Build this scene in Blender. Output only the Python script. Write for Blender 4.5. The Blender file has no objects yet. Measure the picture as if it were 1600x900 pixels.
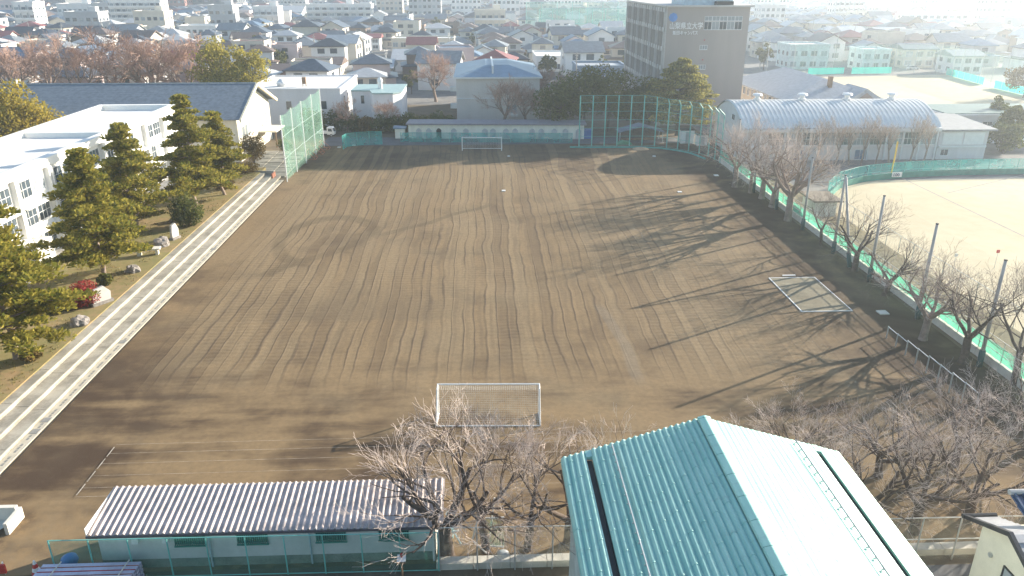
import bpy, math, random
from mathutils import Vector, Matrix, noise as mnoise
R = math.radians
random.seed(7)
S = bpy.context.scene
COL = S.collection

# ------------------------------------------------------------------ camera, sky, sun, exposure
FPX, PITCH, YAW, CAMH = 1200.0, math.atan(482 / 1200.0), R(2.4), 29.6
cd = bpy.data.cameras.new('camera'); cam = bpy.data.objects.new('camera', cd); COL.objects.link(cam)
cam.location = (0, 0, CAMH); cam.rotation_euler = (R(90) - PITCH, 0, -YAW)
cd.sensor_width = 36; cd.lens = 36 * FPX / 1600; cd.clip_start = 0.5; cd.clip_end = 6000
S.camera = cam
SUN_AZ, SUN_EL = R(60.4), R(17.0)          # azimuth clockwise from +Y
w = bpy.data.worlds.new('World'); S.world = w; w.use_nodes = True
wn = w.node_tree.nodes; sky = wn.new('ShaderNodeTexSky'); sky.sky_type = 'NISHITA'; sky.sun_disc = False
sky.sun_elevation = SUN_EL; sky.sun_rotation = SUN_AZ; sky.air_density = 1.2; sky.dust_density = 1.0; sky.ozone_density = 2.0
w.node_tree.links.new(sky.outputs[0], wn['Background'].inputs[0]); wn['Background'].inputs[1].default_value = 0.10
sl = bpy.data.lights.new('sun', 'SUN'); sl.energy = 5.0; sl.angle = R(0.55); sl.color = (1.0, 0.90, 0.75)
so = bpy.data.objects.new('sun', sl); COL.objects.link(so)
sd = Vector((math.sin(SUN_AZ) * math.cos(SUN_EL), math.cos(SUN_AZ) * math.cos(SUN_EL), math.sin(SUN_EL)))
so.rotation_euler = sd.to_track_quat('Z', 'Y').to_euler(); so.location = (120, 70, 60)
S.view_settings.view_transform = 'Standard'; S.view_settings.look = 'None'; S.view_settings.gamma = 1
S.view_settings.use_curve_mapping = False; S.view_settings.exposure = 1.45
S.cycles.use_denoising = True; S.cycles.max_bounces = 6; S.cycles.transparent_max_bounces = 24
S.cycles.caustics_reflective = False; S.cycles.caustics_refractive = False; S.cycles.volume_bounces = 1

def P(px, py, h=0.0):
    "point of the place at height h that the photograph shows at (px, py)"
    u, v = (px - 800) / FPX, (py - 450) / FPX
    c, s = math.cos(PITCH), math.sin(PITCH)
    x, y, z = u, c - v * s, -s - v * c
    cy, sy = math.cos(YAW), math.sin(YAW)
    t = (CAMH - h) / -z
    return Vector(((x * cy + y * sy) * t, (-x * sy + y * cy) * t, h))
def PX(p):
    x, y, z = p[0], p[1], p[2] - CAMH
    cy, sy = math.cos(YAW), math.sin(YAW); c, s = math.cos(PITCH), math.sin(PITCH)
    a, b = x * cy - y * sy, x * sy + y * cy
    d = b * c - z * s
    return 800 + FPX * a / d, 450 + FPX * (-b * s - z * c) / d, d

# ------------------------------------------------------------------ materials
def nodes_of(name):
    m = bpy.data.materials.new(name); m.use_nodes = True
    return m, m.node_tree, m.node_tree.nodes['Principled BSDF']
class NT:
    def __init__(s, nt): s.nt = nt
    def n(s, t, **k):
        o = s.nt.nodes.new(t)
        for a, b in k.items(): setattr(o, a, b)
        return o
    def put(s, sock, v):
        if hasattr(v, 'is_output') or isinstance(v, bpy.types.NodeSocket): s.nt.links.new(v, sock)
        else: sock.default_value = v
    def m(s, op, a, b=0.0, c=None, clamp=False):
        o = s.n('ShaderNodeMath', operation=op, use_clamp=clamp); s.put(o.inputs[0], a); s.put(o.inputs[1], b)
        if c is not None: s.put(o.inputs[2], c)
        return o.outputs[0]
    def mix(s, f, a, b, blend='MIX'):
        o = s.n('ShaderNodeMix', data_type='RGBA', blend_type=blend)
        s.put(o.inputs[0], f)
        for k, v in ((6, a), (7, b)): s.put(o.inputs[k], (*v, 1) if isinstance(v, tuple) and len(v) == 3 else v)
        return o.outputs[2]
    def noise(s, vec, scale, detail=3, rough=.55, dist=0.0):
        o = s.n('ShaderNodeTexNoise'); s.nt.links.new(vec, o.inputs['Vector'])
        o.inputs['Scale'].default_value = scale; o.inputs['Detail'].default_value = detail
        o.inputs['Roughness'].default_value = rough; o.inputs['Distortion'].default_value = dist
        return o.outputs['Fac']
    def map(s, vec, sc=(1, 1, 1)):
        o = s.n('ShaderNodeMapping'); s.nt.links.new(vec, o.inputs[0]); o.inputs['Scale'].default_value = sc
        return o.outputs[0]
    def rng(s, v, a, b, c=0.0, d=1.0, smooth=True):
        o = s.n('ShaderNodeMapRange'); o.interpolation_type = 'SMOOTHSTEP' if smooth else 'LINEAR'
        s.put(o.inputs[0], v)
        for k, q in zip((1, 2, 3, 4), (a, b, c, d)): o.inputs[k].default_value = q
        return o.outputs[0]
    def xyz(s, vec):
        o = s.n('ShaderNodeSeparateXYZ'); s.nt.links.new(vec, o.inputs[0]); return o.outputs
    def oc(s): return s.n('ShaderNodeTexCoord').outputs['Object']
    def bump(s, h, strength, dist, bsdf):
        b = s.n('ShaderNodeBump'); s.put(b.inputs['Height'], h); b.inputs['Strength'].default_value = strength
        b.inputs['Distance'].default_value = dist; s.nt.links.new(b.outputs[0], bsdf.inputs['Normal'])
MATS = {}
def M(name, col, rough=.75, metal=0.0, var=.14, scale=1.2, spec=.4, bump=0.0, streak=False):
    if name in MATS: return MATS[name]
    m, nt, b = nodes_of(name); k = NT(nt); vec = k.oc()
    f = k.noise(k.map(vec, (1, 1, .18)) if streak else vec, scale, 4)
    g = k.noise(vec, scale * 9, 2)
    f = k.m('ADD', k.m('MULTIPLY', f, .75), k.m('MULTIPLY', g, .25))
    f = k.rng(f, .32, .68)
    lo = tuple(max(0, c * (1 - var)) for c in col); hi = tuple(min(1, c * (1 + var)) for c in col)
    k.put(b.inputs['Base Color'], k.mix(f, lo, hi))
    b.inputs['Roughness'].default_value = rough; b.inputs['Metallic'].default_value = metal
    b.inputs['Specular IOR Level'].default_value = spec
    if bump: k.bump(g, bump, .02, b)
    MATS[name] = m; return m
def leafmat(name, a, b_, tr=.35):
    m, nt, p = nodes_of(name); k = NT(nt); nt.nodes.remove(p)
    g = k.n('ShaderNodeNewGeometry'); f = k.m('ADD', k.m('MULTIPLY', g.outputs['Random Per Island'], .6), k.m('MULTIPLY', k.noise(k.oc(), .8, 2), .5))
    c = k.mix(k.rng(f, .1, .95), a, b_)
    d = k.n('ShaderNodeBsdfDiffuse'); t = k.n('ShaderNodeBsdfTranslucent'); x = k.n('ShaderNodeMixShader')
    nt.links.new(c, d.inputs[0]); nt.links.new(c, t.inputs[0]); x.inputs[0].default_value = tr
    nt.links.new(d.outputs[0], x.inputs[1]); nt.links.new(t.outputs[0], x.inputs[2])
    nt.links.new(x.outputs[0], nt.nodes['Material Output'].inputs[0]); return m
def netmat(name, col, alpha, tr=.3):
    m, nt, p = nodes_of(name); k = NT(nt); nt.nodes.remove(p)
    d = k.n('ShaderNodeBsdfDiffuse'); t = k.n('ShaderNodeBsdfTranslucent'); x = k.n('ShaderNodeMixShader'); y = k.n('ShaderNodeMixShader')
    tp = k.n('ShaderNodeBsdfTransparent')
    d.inputs[0].default_value = t.inputs[0].default_value = (*col, 1); x.inputs[0].default_value = tr
    nt.links.new(d.outputs[0], x.inputs[1]); nt.links.new(t.outputs[0], x.inputs[2])
    if alpha < 1:
        a = k.m('MULTIPLY', k.rng(k.noise(k.oc(), .45, 3), .3, .7, .75, 1.25), alpha, clamp=True)
        k.put(y.inputs[0], a)
        nt.links.new(tp.outputs[0], y.inputs[1]); nt.links.new(x.outputs[0], y.inputs[2])
        nt.links.new(y.outputs[0], nt.nodes['Material Output'].inputs[0])
    else: nt.links.new(x.outputs[0], nt.nodes['Material Output'].inputs[0])
    return m

def field_material():
    m, nt, b = nodes_of('playing_field_soil'); k = NT(nt); vec = k.oc(); x, y, z = k.xyz(vec)
    wob = k.noise(k.map(vec, (.05, .045, 1)), 1.0, 2)
    bow = k.m('MULTIPLY', k.m('POWER', k.rng(x, 2, 36, 0, 1, False), 2.0), k.m('MULTIPLY', k.m('SUBTRACT', 82, y), .09))
    xs = k.m('ADD', k.m('ADD', x, k.m('MULTIPLY', k.m('SUBTRACT', wob, .5), 2.2)), bow)
    xs = k.m('ADD', xs, k.m('MULTIPLY', k.m('SUBTRACT', k.noise(k.map(vec, (.25, .28, 1)), 1.0, 3), .5), .45))
    xs = k.m('ADD', xs, k.m('MULTIPLY', k.noise(k.map(vec, (.45, .0, 0)), 1.0, 2), 1.5))
    q = k.m('DIVIDE', xs, 1.08)
    idx = k.m('FLOOR', q); wn_ = k.n('ShaderNodeTexWhiteNoise', noise_dimensions='1D'); k.put(wn_.inputs['W'], idx)
    strip = wn_.outputs['Value']
    fr = k.m('PINGPONG', q, .5)
    line = k.rng(fr, .0, .15, 1, 0)
    ln_n = k.rng(k.noise(k.map(vec, (.35, .11, 1)), 1.0, 3), .34, .62, .25, 1)
    inside = k.m('MULTIPLY', k.rng(y, 50, 60), k.m('MULTIPLY', k.rng(x, -30.5, -25), k.rng(x, 30, 36, 1, 0)))
    line = k.m('MULTIPLY', k.m('MULTIPLY', line, ln_n), inside)
    line = k.m('MULTIPLY', line, k.rng(x, 6, 30, 1, .45))
    rip = k.m('PINGPONG', k.m('ADD', y, k.m('MULTIPLY', k.noise(k.map(vec, (.5, .5, 1)), 1, 2), .8)), .34)
    rip = k.m('MULTIPLY', k.rng(rip, .0, .34, 0, 1), k.m('MULTIPLY', k.rng(k.noise(k.map(vec, (.07, .05, 1)), 1, 2), .42, .62), inside))
    # streaks left by drag mats across the near end
    near = k.noise(k.map(vec, (.09, .55, 1)), 1.0, 5, .6)
    big = k.noise(vec, .045, 4, .6, .6)
    mid = k.noise(vec, .22, 5, .62, .4)
    fine = k.noise(vec, 2.6, 4, .65)
    damp_dark = k.m('ADD', k.m('MULTIPLY', big, .55), k.m('MULTIPLY', mid, .45))
    damp_dark = k.m('ADD', damp_dark, k.rng(y, 44, 66, .075, 0)); damp_dark = k.m('ADD', damp_dark, k.m('MULTIPLY', k.rng(x, -33, -18, .15, 0), k.rng(y, 45, 90, 1, .1)))
    damp_dark = k.m('ADD', damp_dark, k.rng(x, 28, 38, 0, .16)); damp_dark = k.m('ADD', damp_dark, k.rng(y, 122, 140, 0, .14))  # soil also set darker towards the right edge and the far end
    damp_dark = k.m('ADD', damp_dark, k.m('MULTIPLY', k.m('SUBTRACT', near, .5), k.rng(y, 50, 62, .55, .12)))
    damp_dark = k.rng(damp_dark, .47, .73)
    c = k.mix(damp_dark, (.245, .172, .094), (.070, .046, .030))
    c = k.mix(k.m('MULTIPLY', k.m('MULTIPLY', k.rng(strip, .55, .95), inside), .45), c, (.128, .088, .052))
    c = k.mix(k.m('MULTIPLY', k.m('MULTIPLY', k.rng(strip, .4, .05), inside), .40), c, (.300, .225, .132))
    c = k.mix(k.m('MULTIPLY', k.rng(k.noise(vec, .11, 3), .5, .75), .35), c, (.25, .20, .125))
    fs_ = k.n('ShaderNodeCombineXYZ'); k.put(fs_.inputs[0], k.m('MULTIPLY', xs, 2.3)); k.put(fs_.inputs[1], k.m('MULTIPLY', y, .05))
    c = k.mix(k.m('MULTIPLY', k.m('MULTIPLY', k.rng(k.noise(fs_.outputs[0], 1.0, 4, .65), .42, .66), inside), .5), c, (.135, .098, .064))
    c = k.mix(k.m('MULTIPLY', k.rng(k.noise(k.map(vec, (.07, .035, 1)), 1.0, 4, .6, .8), .48, .68), .5), c, (.285, .212, .126))
    c = k.mix(k.m('MULTIPLY', rip, .30), c, (.28, .212, .130))
    c = k.mix(k.m('MULTIPLY', line, .66), c, (.085, .062, .046))
    # turning loop and wheel track of the drag vehicle
    def ring(cx, cy, a, bb, wd):
        ex = k.m('DIVIDE', k.m('SUBTRACT', x, cx), a); ey = k.m('DIVIDE', k.m('SUBTRACT', y, cy), bb)
        d = k.m('ABSOLUTE', k.m('SUBTRACT', k.m('SQRT', k.m('ADD', k.m('MULTIPLY', ex, ex), k.m('MULTIPLY', ey, ey))), 1))
        return k.rng(d, wd * .4, wd, 1, 0)
    def track(p, q2, wd, wa=5):
        dx, dy = q2[0] - p[0], q2[1] - p[1]; L = math.hypot(dx, dy); dx /= L; dy /= L
        wv = k.m('MULTIPLY', k.m('SUBTRACT', k.noise(k.map(vec, (.08, .08, 1)), 1, 1), .5), wa)
        rx, ry = k.m('SUBTRACT', x, p[0]), k.m('SUBTRACT', y, p[1])
        al = k.m('ADD', k.m('MULTIPLY', rx, dx), k.m('MULTIPLY', ry, dy)); ac = k.m('ADD', k.m('SUBTRACT', k.m('MULTIPLY', rx, dy), k.m('MULTIPLY', ry, dx)), wv)
        return k.m('MULTIPLY', k.rng(k.m('ABSOLUTE', ac), wd * .5, wd, 1, 0), k.m('MULTIPLY', k.rng(al, 0, 3), k.rng(al, L - 3, L, 1, 0)))
    A1, A2, A3, A4 = P(575, 372), P(770, 316), P(395, 440), P(572, 372)
    ctr = P(512, 374)
    ld_ = (A4 - A3).normalized(); side = k.m('SUBTRACT', k.m('MULTIPLY', k.m('SUBTRACT', y, A3.y), ld_.x), k.m('MULTIPLY', k.m('SUBTRACT', x, A3.x), ld_.y))
    tr = k.m('MAXIMUM', k.m('MULTIPLY', ring(ctr.x, ctr.y, 5.6, 9.0, .19), k.rng(side, -1.5, .5)), k.m('MAXIMUM', track((A1.x, A1.y), (A2.x, A2.y), .8), track((A3.x, A3.y), (A4.x, A4.y), 1.0)))
    c = k.mix(k.m('MULTIPLY', k.m('MULTIPLY', tr, k.rng(mid, .3, .6, .55, 1)), .62), c, (.125, .092, .055))
    t2 = P(640, 330); t3 = P(505, 560); c = k.mix(k.m('MULTIPLY', track((t3.x, t3.y), (t2.x, t2.y), .5), .3), c, (.12, .088, .055))
    hb = k.m('MULTIPLY', k.rng(k.m('ADD', y, k.m('MULTIPLY', k.noise(k.map(vec, (.3, .3, 1)), 1, 3), 2.0)), 66.6, 67.2), k.m('MULTIPLY', k.rng(y, 67.5, 76, 1, 0), k.m('MULTIPLY', k.rng(x, -24, -16), k.rng(x, -6, 0, 1, 0))))
    c = k.mix(k.m('MULTIPLY', hb, .45), c, (.16, .12, .075))
    g1, g2 = P(935, 470), P(1010, 610)
    gt = track((g2.x, g2.y), (g1.x, g1.y), .7, 2); c = k.mix(k.m('MULTIPLY', gt, .28), c, (.22, .20, .17))
    gm_ = k.m('MULTIPLY', k.rng(k.m('ABSOLUTE', k.m('SUBTRACT', x, .3)), 1.5, 5.5, 1, 0), k.m('MULTIPLY', k.rng(y, 47.5, 49.5), k.rng(y, 50.5, 55, 1, 0)))
    c = k.mix(k.m('MULTIPLY', k.m('MULTIPLY', gm_, k.rng(k.noise(vec, .9, 4, .7), .4, .6)), .45), c, (.30, .24, .155))
    sc_ = k.rng(k.noise(vec, .85, 6, .75, .8), .60, .72)
    c = k.mix(k.m('MULTIPLY', sc_, .35), c, (.10, .072, .048))
    # dry leaves and litter under the trees at the near end
    lit = k.m('MULTIPLY', k.rng(y, 36.5, 42, 1, 0), k.rng(k.noise(vec, 1.3, 5, .7), .42, .62))
    c = k.mix(k.m('MULTIPLY', lit, .7), c, (.30, .205, .105))
    c = k.mix(k.m('MULTIPLY', k.rng(fine, .3, .75), .28), c, (.085, .06, .04), 'MIX')
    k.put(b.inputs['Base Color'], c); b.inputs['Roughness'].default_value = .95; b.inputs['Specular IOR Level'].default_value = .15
    h = k.m('SUBTRACT', k.m('ADD', k.m('MULTIPLY', fine, .5), k.m('MULTIPLY', rip, .35)), k.m('MULTIPLY', line, -.9))
    k.bump(h, .35, .05, b)
    return m
def ground_mat(name, a, b_, c_, s1=.05, s2=.6):
    m, nt, b = nodes_of(name); k = NT(nt); vec = k.oc()
    f = k.rng(k.noise(vec, s1, 5, .6, .5), .35, .65); g = k.rng(k.noise(vec, s2, 5, .7), .35, .7)
    k.put(b.inputs['Base Color'], k.mix(k.m('MULTIPLY', g, .55), k.mix(f, a, b_), c_)); b.inputs['Roughness'].default_value = .95
    b.inputs['Specular IOR Level'].default_value = .15; k.bump(k.noise(vec, 3, 4), .3, .03, b); return m

white = M('white_paint', (.78, .77, .74), .6, var=.05)
conc = M('concrete', (.42, .40, .36), .9, var=.16, scale=.7)
concp = M('pale_concrete', (.60, .57, .50), .9, var=.10, scale=.8)
grime = M('weathered_white_wall', (.66, .65, .62), .85, var=.10, scale=.5, streak=True)
steel = M('galvanised_steel', (.50, .52, .52), .45, .5, var=.1)
dark = M('dark_opening', (.025, .028, .032), .6, var=.2)
glass = M('window_glass', (.06, .08, .10), .08, 0, var=.3, scale=.5, spec=.9)
glassp = M('pale_window_glass', (.30, .34, .37), .12, 0, var=.25, scale=.4, spec=.8)
frame_w = M('white_aluminium', (.70, .71, .72), .4, .2, var=.05)
teal = M('teal_green_paint', (.07, .34, .30), .5, var=.12)
teal_l = M('sea_green_paint', (.16, .46, .40), .5, var=.12)
bark = M('dark_bark', (.105, .078, .062), .95, var=.35, scale=4, bump=.6)
barkp = M('pale_bark', (.26, .20, .165), .95, var=.25, scale=3, bump=.4)
twig = M('twig_bark', (.55, .455, .40), .8, var=.25, scale=1)
twig_r = M('reddish_twig_bark', (.40, .26, .20), .85, var=.3, scale=.4)
wood = M('brown_wood', (.23, .15, .09), .8, var=.2)
red = M('red_paint', (.50, .05, .04), .5, var=.15)
rust = M('rusty_orange_paint', (.42, .17, .11), .7, var=.2)
rubber = M('black_rubber', (.02, .02, .02), .8)
yellow = M('yellow_paint', (.62, .45, .05), .5)
stone = M('garden_stone', (.22, .20, .185), .95, var=.3, scale=3, bump=.7)
linew = M('lime_line', (.42, .38, .32), .95, var=.5, scale=1.2)

# ------------------------------------------------------------------ mesh helpers
class MB:
    def __init__(s): s.v = []; s.f = []; s.mi = []
    def add(s, vs, fs, m=0):
        o = len(s.v); s.v += [tuple(p) for p in vs]
        for f in fs: s.f.append(tuple(i + o for i in f)); s.mi.append(m)
        return s
    def box(s, x0, x1, y0, y1, z0, z1, m=0, rot=0.0, c=None):
        vs = [(x, y, z) for z in (z0, z1) for y in (y0, y1) for x in (x0, x1)]
        if rot:
            cx, cy = c if c else ((x0 + x1) / 2, (y0 + y1) / 2); ca, sa = math.cos(rot), math.sin(rot)
            vs = [(cx + (x - cx) * ca - (y - cy) * sa, cy + (x - cx) * sa + (y - cy) * ca, z) for x, y, z in vs]
        return s.add(vs, [(0, 2, 3, 1), (4, 5, 7, 6), (0, 1, 5, 4), (2, 6, 7, 3), (0, 4, 6, 2), (1, 3, 7, 5)], m)
    def prism(s, prof, axis, a0, a1, m=0):
        "closed profile extruded along axis ('x': prof=(y,z); 'y': prof=(x,z); 'z': prof=(x,y))"
        n = len(prof)
        mk = {'x': lambda p, a: (a, p[0], p[1]), 'y': lambda p, a: (p[0], a, p[1]), 'z': lambda p, a: (p[0], p[1], a)}[axis]
        vs = [mk(p, a0) for p in prof] + [mk(p, a1) for p in prof]
        fs = [tuple(range(n))[::-1], tuple(range(n, 2 * n))] + [(i, (i + 1) % n, n + (i + 1) % n, n + i) for i in range(n)]
        return s.add(vs, fs, m)
    def tube(s, p0, p1, r0, r1=None, n=6, m=0, cap=True):
        p0, p1 = Vector(p0), Vector(p1); r1 = r0 if r1 is None else r1
        d = (p1 - p0)
        if d.length < 1e-6: return s
        d.normalize(); a = d.orthogonal().normalized(); b = d.cross(a)
        vs = []
        for p, r in ((p0, r0), (p1, r1)):
            for i in range(n):
                t = 2 * math.pi * i / n; vs.append(p + a * (r * math.cos(t)) + b * (r * math.sin(t)))
        fs = [(i, (i + 1) % n, n + (i + 1) % n, n + i) for i in range(n)]
        if cap: fs += [tuple(range(n))[::-1], tuple(range(n, 2 * n))]
        return s.add(vs, fs, m)
    def mesh(s, name, mats, smooth=False):
        me = bpy.data.meshes.new(name); me.from_pydata(s.v, [], s.f)
        for x in (mats if isinstance(mats, (list, tuple)) else [mats]): me.materials.append(x)
        if any(s.mi): me.polygons.foreach_set('material_index', s.mi)
        if smooth: me.polygons.foreach_set('use_smooth', [True] * len(s.f))
        me.update(); return me
    def build(s, name, mats, parent=None, smooth=False):
        return obj(name, s.mesh(name, mats, smooth), parent)
def obj(name, me, parent=None, loc=None):
    o = bpy.data.objects.new(name, me); COL.objects.link(o)
    if parent is not None:
        o.parent = parent
        if loc is None:                                    # mesh given in world coordinates
            o.matrix_parent_inverse = WM[parent.name].inverted(); WM[o.name] = Matrix()
        else: o.location = loc; WM[o.name] = WM[parent.name] @ Matrix.Translation(loc)
    else:
        if loc is not None: o.location = loc
        WM[o.name] = Matrix.Translation(loc or (0, 0, 0))
    return o
WM = {}
LABELS = {}
def tag(o, label, cat, group=None, kind=None):
    if label:
        o['label'] = label; LABELS.setdefault(label, []).append(o.name)
    if cat: o['category'] = cat
    if group: o['group'] = group
    if kind: o['kind'] = kind
    return o
def thing(name, label, cat, loc=(0, 0, 0), rotz=0.0, group=None):
    o = bpy.data.objects.new(name, None); COL.objects.link(o); o.location = loc; o.rotation_euler = (0, 0, rotz); o.empty_display_size = .3
    WM[o.name] = Matrix.Translation(loc) @ Matrix.Rotation(rotz, 4, 'Z')
    return tag(o, label, cat, group)
def struct(name, mb, mat, label=None):
    o = mb.build(name, mat); o['kind'] = 'structure'
    if label: o['label'] = label
    return o
def copy_thing(src, label, loc, rotz=0.0, sc=(1, 1, 1), group=None, mats=None):
    r = src.copy(); COL.objects.link(r); r.location = loc; r.rotation_euler = (0, 0, rotz); r.scale = sc
    r['label'] = label; LABELS.setdefault(label, []).append(r.name)
    if group: r['group'] = group
    def rec(a, b):
        for ch in KIDS.get(a.name, []):
            c = ch.copy(); COL.objects.link(c); c.parent = b
            if mats:
                nm = ch.name.split('.')[0]
                if nm in mats: c.material_slots[0].link = 'OBJECT'; c.material_slots[0].material = mats[nm]
            rec(ch, c)
    rec(src, r)
    return r
KIDS = {}
def kids(o):
    KIDS[o.name] = [c for c in COL.objects if c.parent == o]
    for c in KIDS[o.name]:
        KIDS[c.name] = [d for d in COL.objects if d.parent == c]

# ------------------------------------------------------------------ setting: ground sheets
Z0, Z1, Z2 = 0.0, 0.02, 0.04
town = ground_mat('town_ground', (.20, .20, .20), (.30, .28, .25), (.13, .13, .13), .03, .3)
struct('ground', MB().add([(-3500, -300, -.02), (3500, -300, -.02), (3500, 5200, -.02), (-3500, 5200, -.02)], [(0, 1, 2, 3)]), town)
struct('school_yard', MB().add([(-110, 28, Z0), (46.0, 28, Z0), (46.0, 200, Z0), (-110, 200, Z0)], [(0, 1, 2, 3)]),
       ground_mat('yard_earth', (.17, .13, .085), (.12, .10, .075), (.22, .19, .14), .06, .5))
def grid_sheet(x0, x1, y0, y1, z, n, m_):
    vs = []; fs = []
    for j in range(m_ + 1):
        for i in range(n + 1):
            x, y = x0 + (x1 - x0) * i / n, y0 + (y1 - y0) * j / m_
            vs.append((x, y, z + .05 * mnoise.noise((x * .08, y * .08, 0)) * (0 < i < n and 0 < j < m_)))
    for j in range(m_):
        for i in range(n): a = j * (n + 1) + i; fs.append((a, a + 1, a + n + 2, a + n + 1))
    return MB().add(vs, fs)
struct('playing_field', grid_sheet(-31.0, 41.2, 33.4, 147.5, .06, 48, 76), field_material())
sandm = ground_mat('pale_sand', (.58, .51, .36), (.52, .45, .31), (.48, .40, .26), .03, .4)
struct('sand_field', MB().add([(48.5, 34, Z1), (190, 34, Z1), (190, 118, Z1), (62, 117, Z1), (54, 112, Z1), (48.5, 104, Z1)], [(0, 1, 2, 3, 4, 5)]), sandm)
far_pts = [P(1230, 122), P(1500, 116), P(1640, 152), P(1640, 184), P(1440, 180), P(1230, 152)]
struct('far_sand_field', MB().add([(p.x, p.y, Z1) for p in far_pts][::-1], [tuple(range(6))[::-1]]), sandm)
asph = M('worn_asphalt', (.12, .12, .125), .9, var=.2, scale=.4)
struct('service_road', MB().add([(-30.5, 147.8, .07), (41, 147.8, .07), (41, 153.5, .07), (-30.5, 156.5, .07)], [(0, 1, 2, 3)]), asph)
struct('canal_path', MB().add([(42.6, 34, .03), (48.4, 34, .03), (48.4, 125, .03), (42.6, 125, .03)], [(0, 1, 2, 3)]), ground_mat('dry_grass_verge', (.30, .25, .14), (.22, .20, .13), (.16, .14, .09), .1, 1.2))
struct('near_road', MB().add([(-60, 14, .01), (60, 14, .01), (60, 32.2, .01), (-60, 32.2, .01)], [(0, 1, 2, 3)]), asph)

# raised garden, steps, drain
lawn = ground_mat('dry_lawn', (.31, .215, .115), (.24, .20, .09), (.15, .16, .05), .16, 1.1)
GZ = 1.0
gb = MB().box(-50, -35.2, 20, 126, -.5, GZ); struct('garden', gb, lawn)
pg = MB().add([(-48.4, 40, GZ + .02), (-45.8, 40, GZ + .02), (-45.8, 126, GZ + .02), (-48.4, 126, GZ + .02)], [(0, 1, 2, 3)]); struct('garden_path', pg, conc)
stp = thing('spectator_steps', 'long pale concrete spectator steps along left side of the field', 'steps', (-33, 75, 0))
stepm = M('worn_step_concrete', (.31, .285, .235), .9, var=.3, scale=.6)
edgem = M('sunlit_pale_edge', (.47, .43, .345), .85, var=.12)  # paler than the treads: sun on the riser edges put into the colour
for i in range(3):
    x1 = -32.0 - i * 1.15; z = .30 * (i + 1)
    y = 14.0
    while y < 121:
        L = 5.2
        t = MB().box(x1 - 1.13, x1 - .13, y, y + L - .05, -.3, z + .006 * math.sin(y * 3.7 + i), 0).build('tread', stepm, stp)
        y += L
    MB().box(x1 - .125, x1 - .02, 14, 121, -.3, z - .071).build('riser', stepm, stp)
    MB().box(x1 - .125, x1, 14, 121, z - .07, z + .012, 0).build('nosing', edgem, stp)
dr = MB().box(-31.98, -31.25, 14, 121, -.3, .07); dr.build('drain_channel', edgem, stp)
sh = MB().box(-31.68, -31.52, 0, .26, .072, .084).mesh('grating', M('iron_grating', (.24, .24, .23), .7, .2))
bigg = MB().box(-31.9, -31.34, 0, .62, .072, .088).mesh('drain_cover', M('iron_grating', (.16, .16, .16)))
k_ = 0
for i in range(240):
    y = 30 + i * .38
    if i in (46, 50, 84, 150): obj('drain_cover', bigg, stp, (33, y - 75, 0))
    elif i % 4 != 3: obj('grating', sh, stp, (33, y - 75, 0))

# landing stairs beyond the steps
ls = thing('landing_stairs', 'broad concrete landing stairs between steps and gym entrance', 'stairs', (-35, 130, 0))
for j in range(6):
    for i in range(3):
        MB().box(-38.8 + i * 2.45, -36.4 + i * 2.45, 123 + j * 2.9, 125.85 + j * 2.9, -.2, .42 + j * .07 - i * .12).build('slab', stepm, ls)
ld = thing('stair_pit', 'dark recessed stair opening with red-white barrier beside the steps', 'stair pit', (-33.5, 121.5, 0))
MB().box(-36.6, -33.2, 121.1, 122.7, -.2, .35).build('base', dark, ld)
MB().box(-36.7, -33.1, 122.72, 122.9, -.2, 1.15).build('back_wall', conc, ld)
MB().box(-33.1, -32.9, 121.1, 122.9, -.2, 1.0).build('side_wall', rust, ld)

# ------------------------------------------------------------------ windows
WC = {}
def win(parent, face, p, w_, h_, g=None, fr=True, nv=2, name='window', fm=None, nh=0):
    "a window at lower-left corner p on a wall facing '-y', '+x' or '-x': glass pane with a frame as sub-part"
    g = g or glass; fm = fm or frame_w
    key = (face, round(w_, 2), round(h_, 2), g.name, nv, nh, fm.name)
    def bx(mb, a0, a1, z0, z1, d0, d1):
        if face == '-y': mb.box(a0, a1, -d1, -d0, z0, z1)
        elif face == '+x': mb.box(d0, d1, a0, a1, z0, z1)
        else: mb.box(-d1, -d0, a0, a1, z0, z1)
    if key not in WC:
        a = MB(); bx(a, 0, w_, 0, h_, -.05, .02); me = a.mesh('window', g)
        b = MB(); t = .07
        bx(b, -t, w_ + t, -t * 1.6, 0, .0, .09); bx(b, -t, w_ + t, h_, h_ + t, 0, .07); bx(b, -t, 0, 0, h_, 0, .07); bx(b, w_, w_ + t, 0, h_, 0, .07)
        for i in range(1, nv): bx(b, w_ * i / nv - .03, w_ * i / nv + .03, 0, h_, .021, .055)
        for i in range(1, nh + 1): bx(b, 0, w_, h_ * i / (nh + 1) - .03, h_ * i / (nh + 1) + .03, .021, .05)
        WC[key] = (me, b.mesh('frame', fm))
    loc = WM[parent.name].inverted() @ Vector(p)
    o = obj(name, WC[key][0], parent, loc)
    if fr: obj('frame', WC[key][1], o, (0, 0, 0))
    return o

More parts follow.
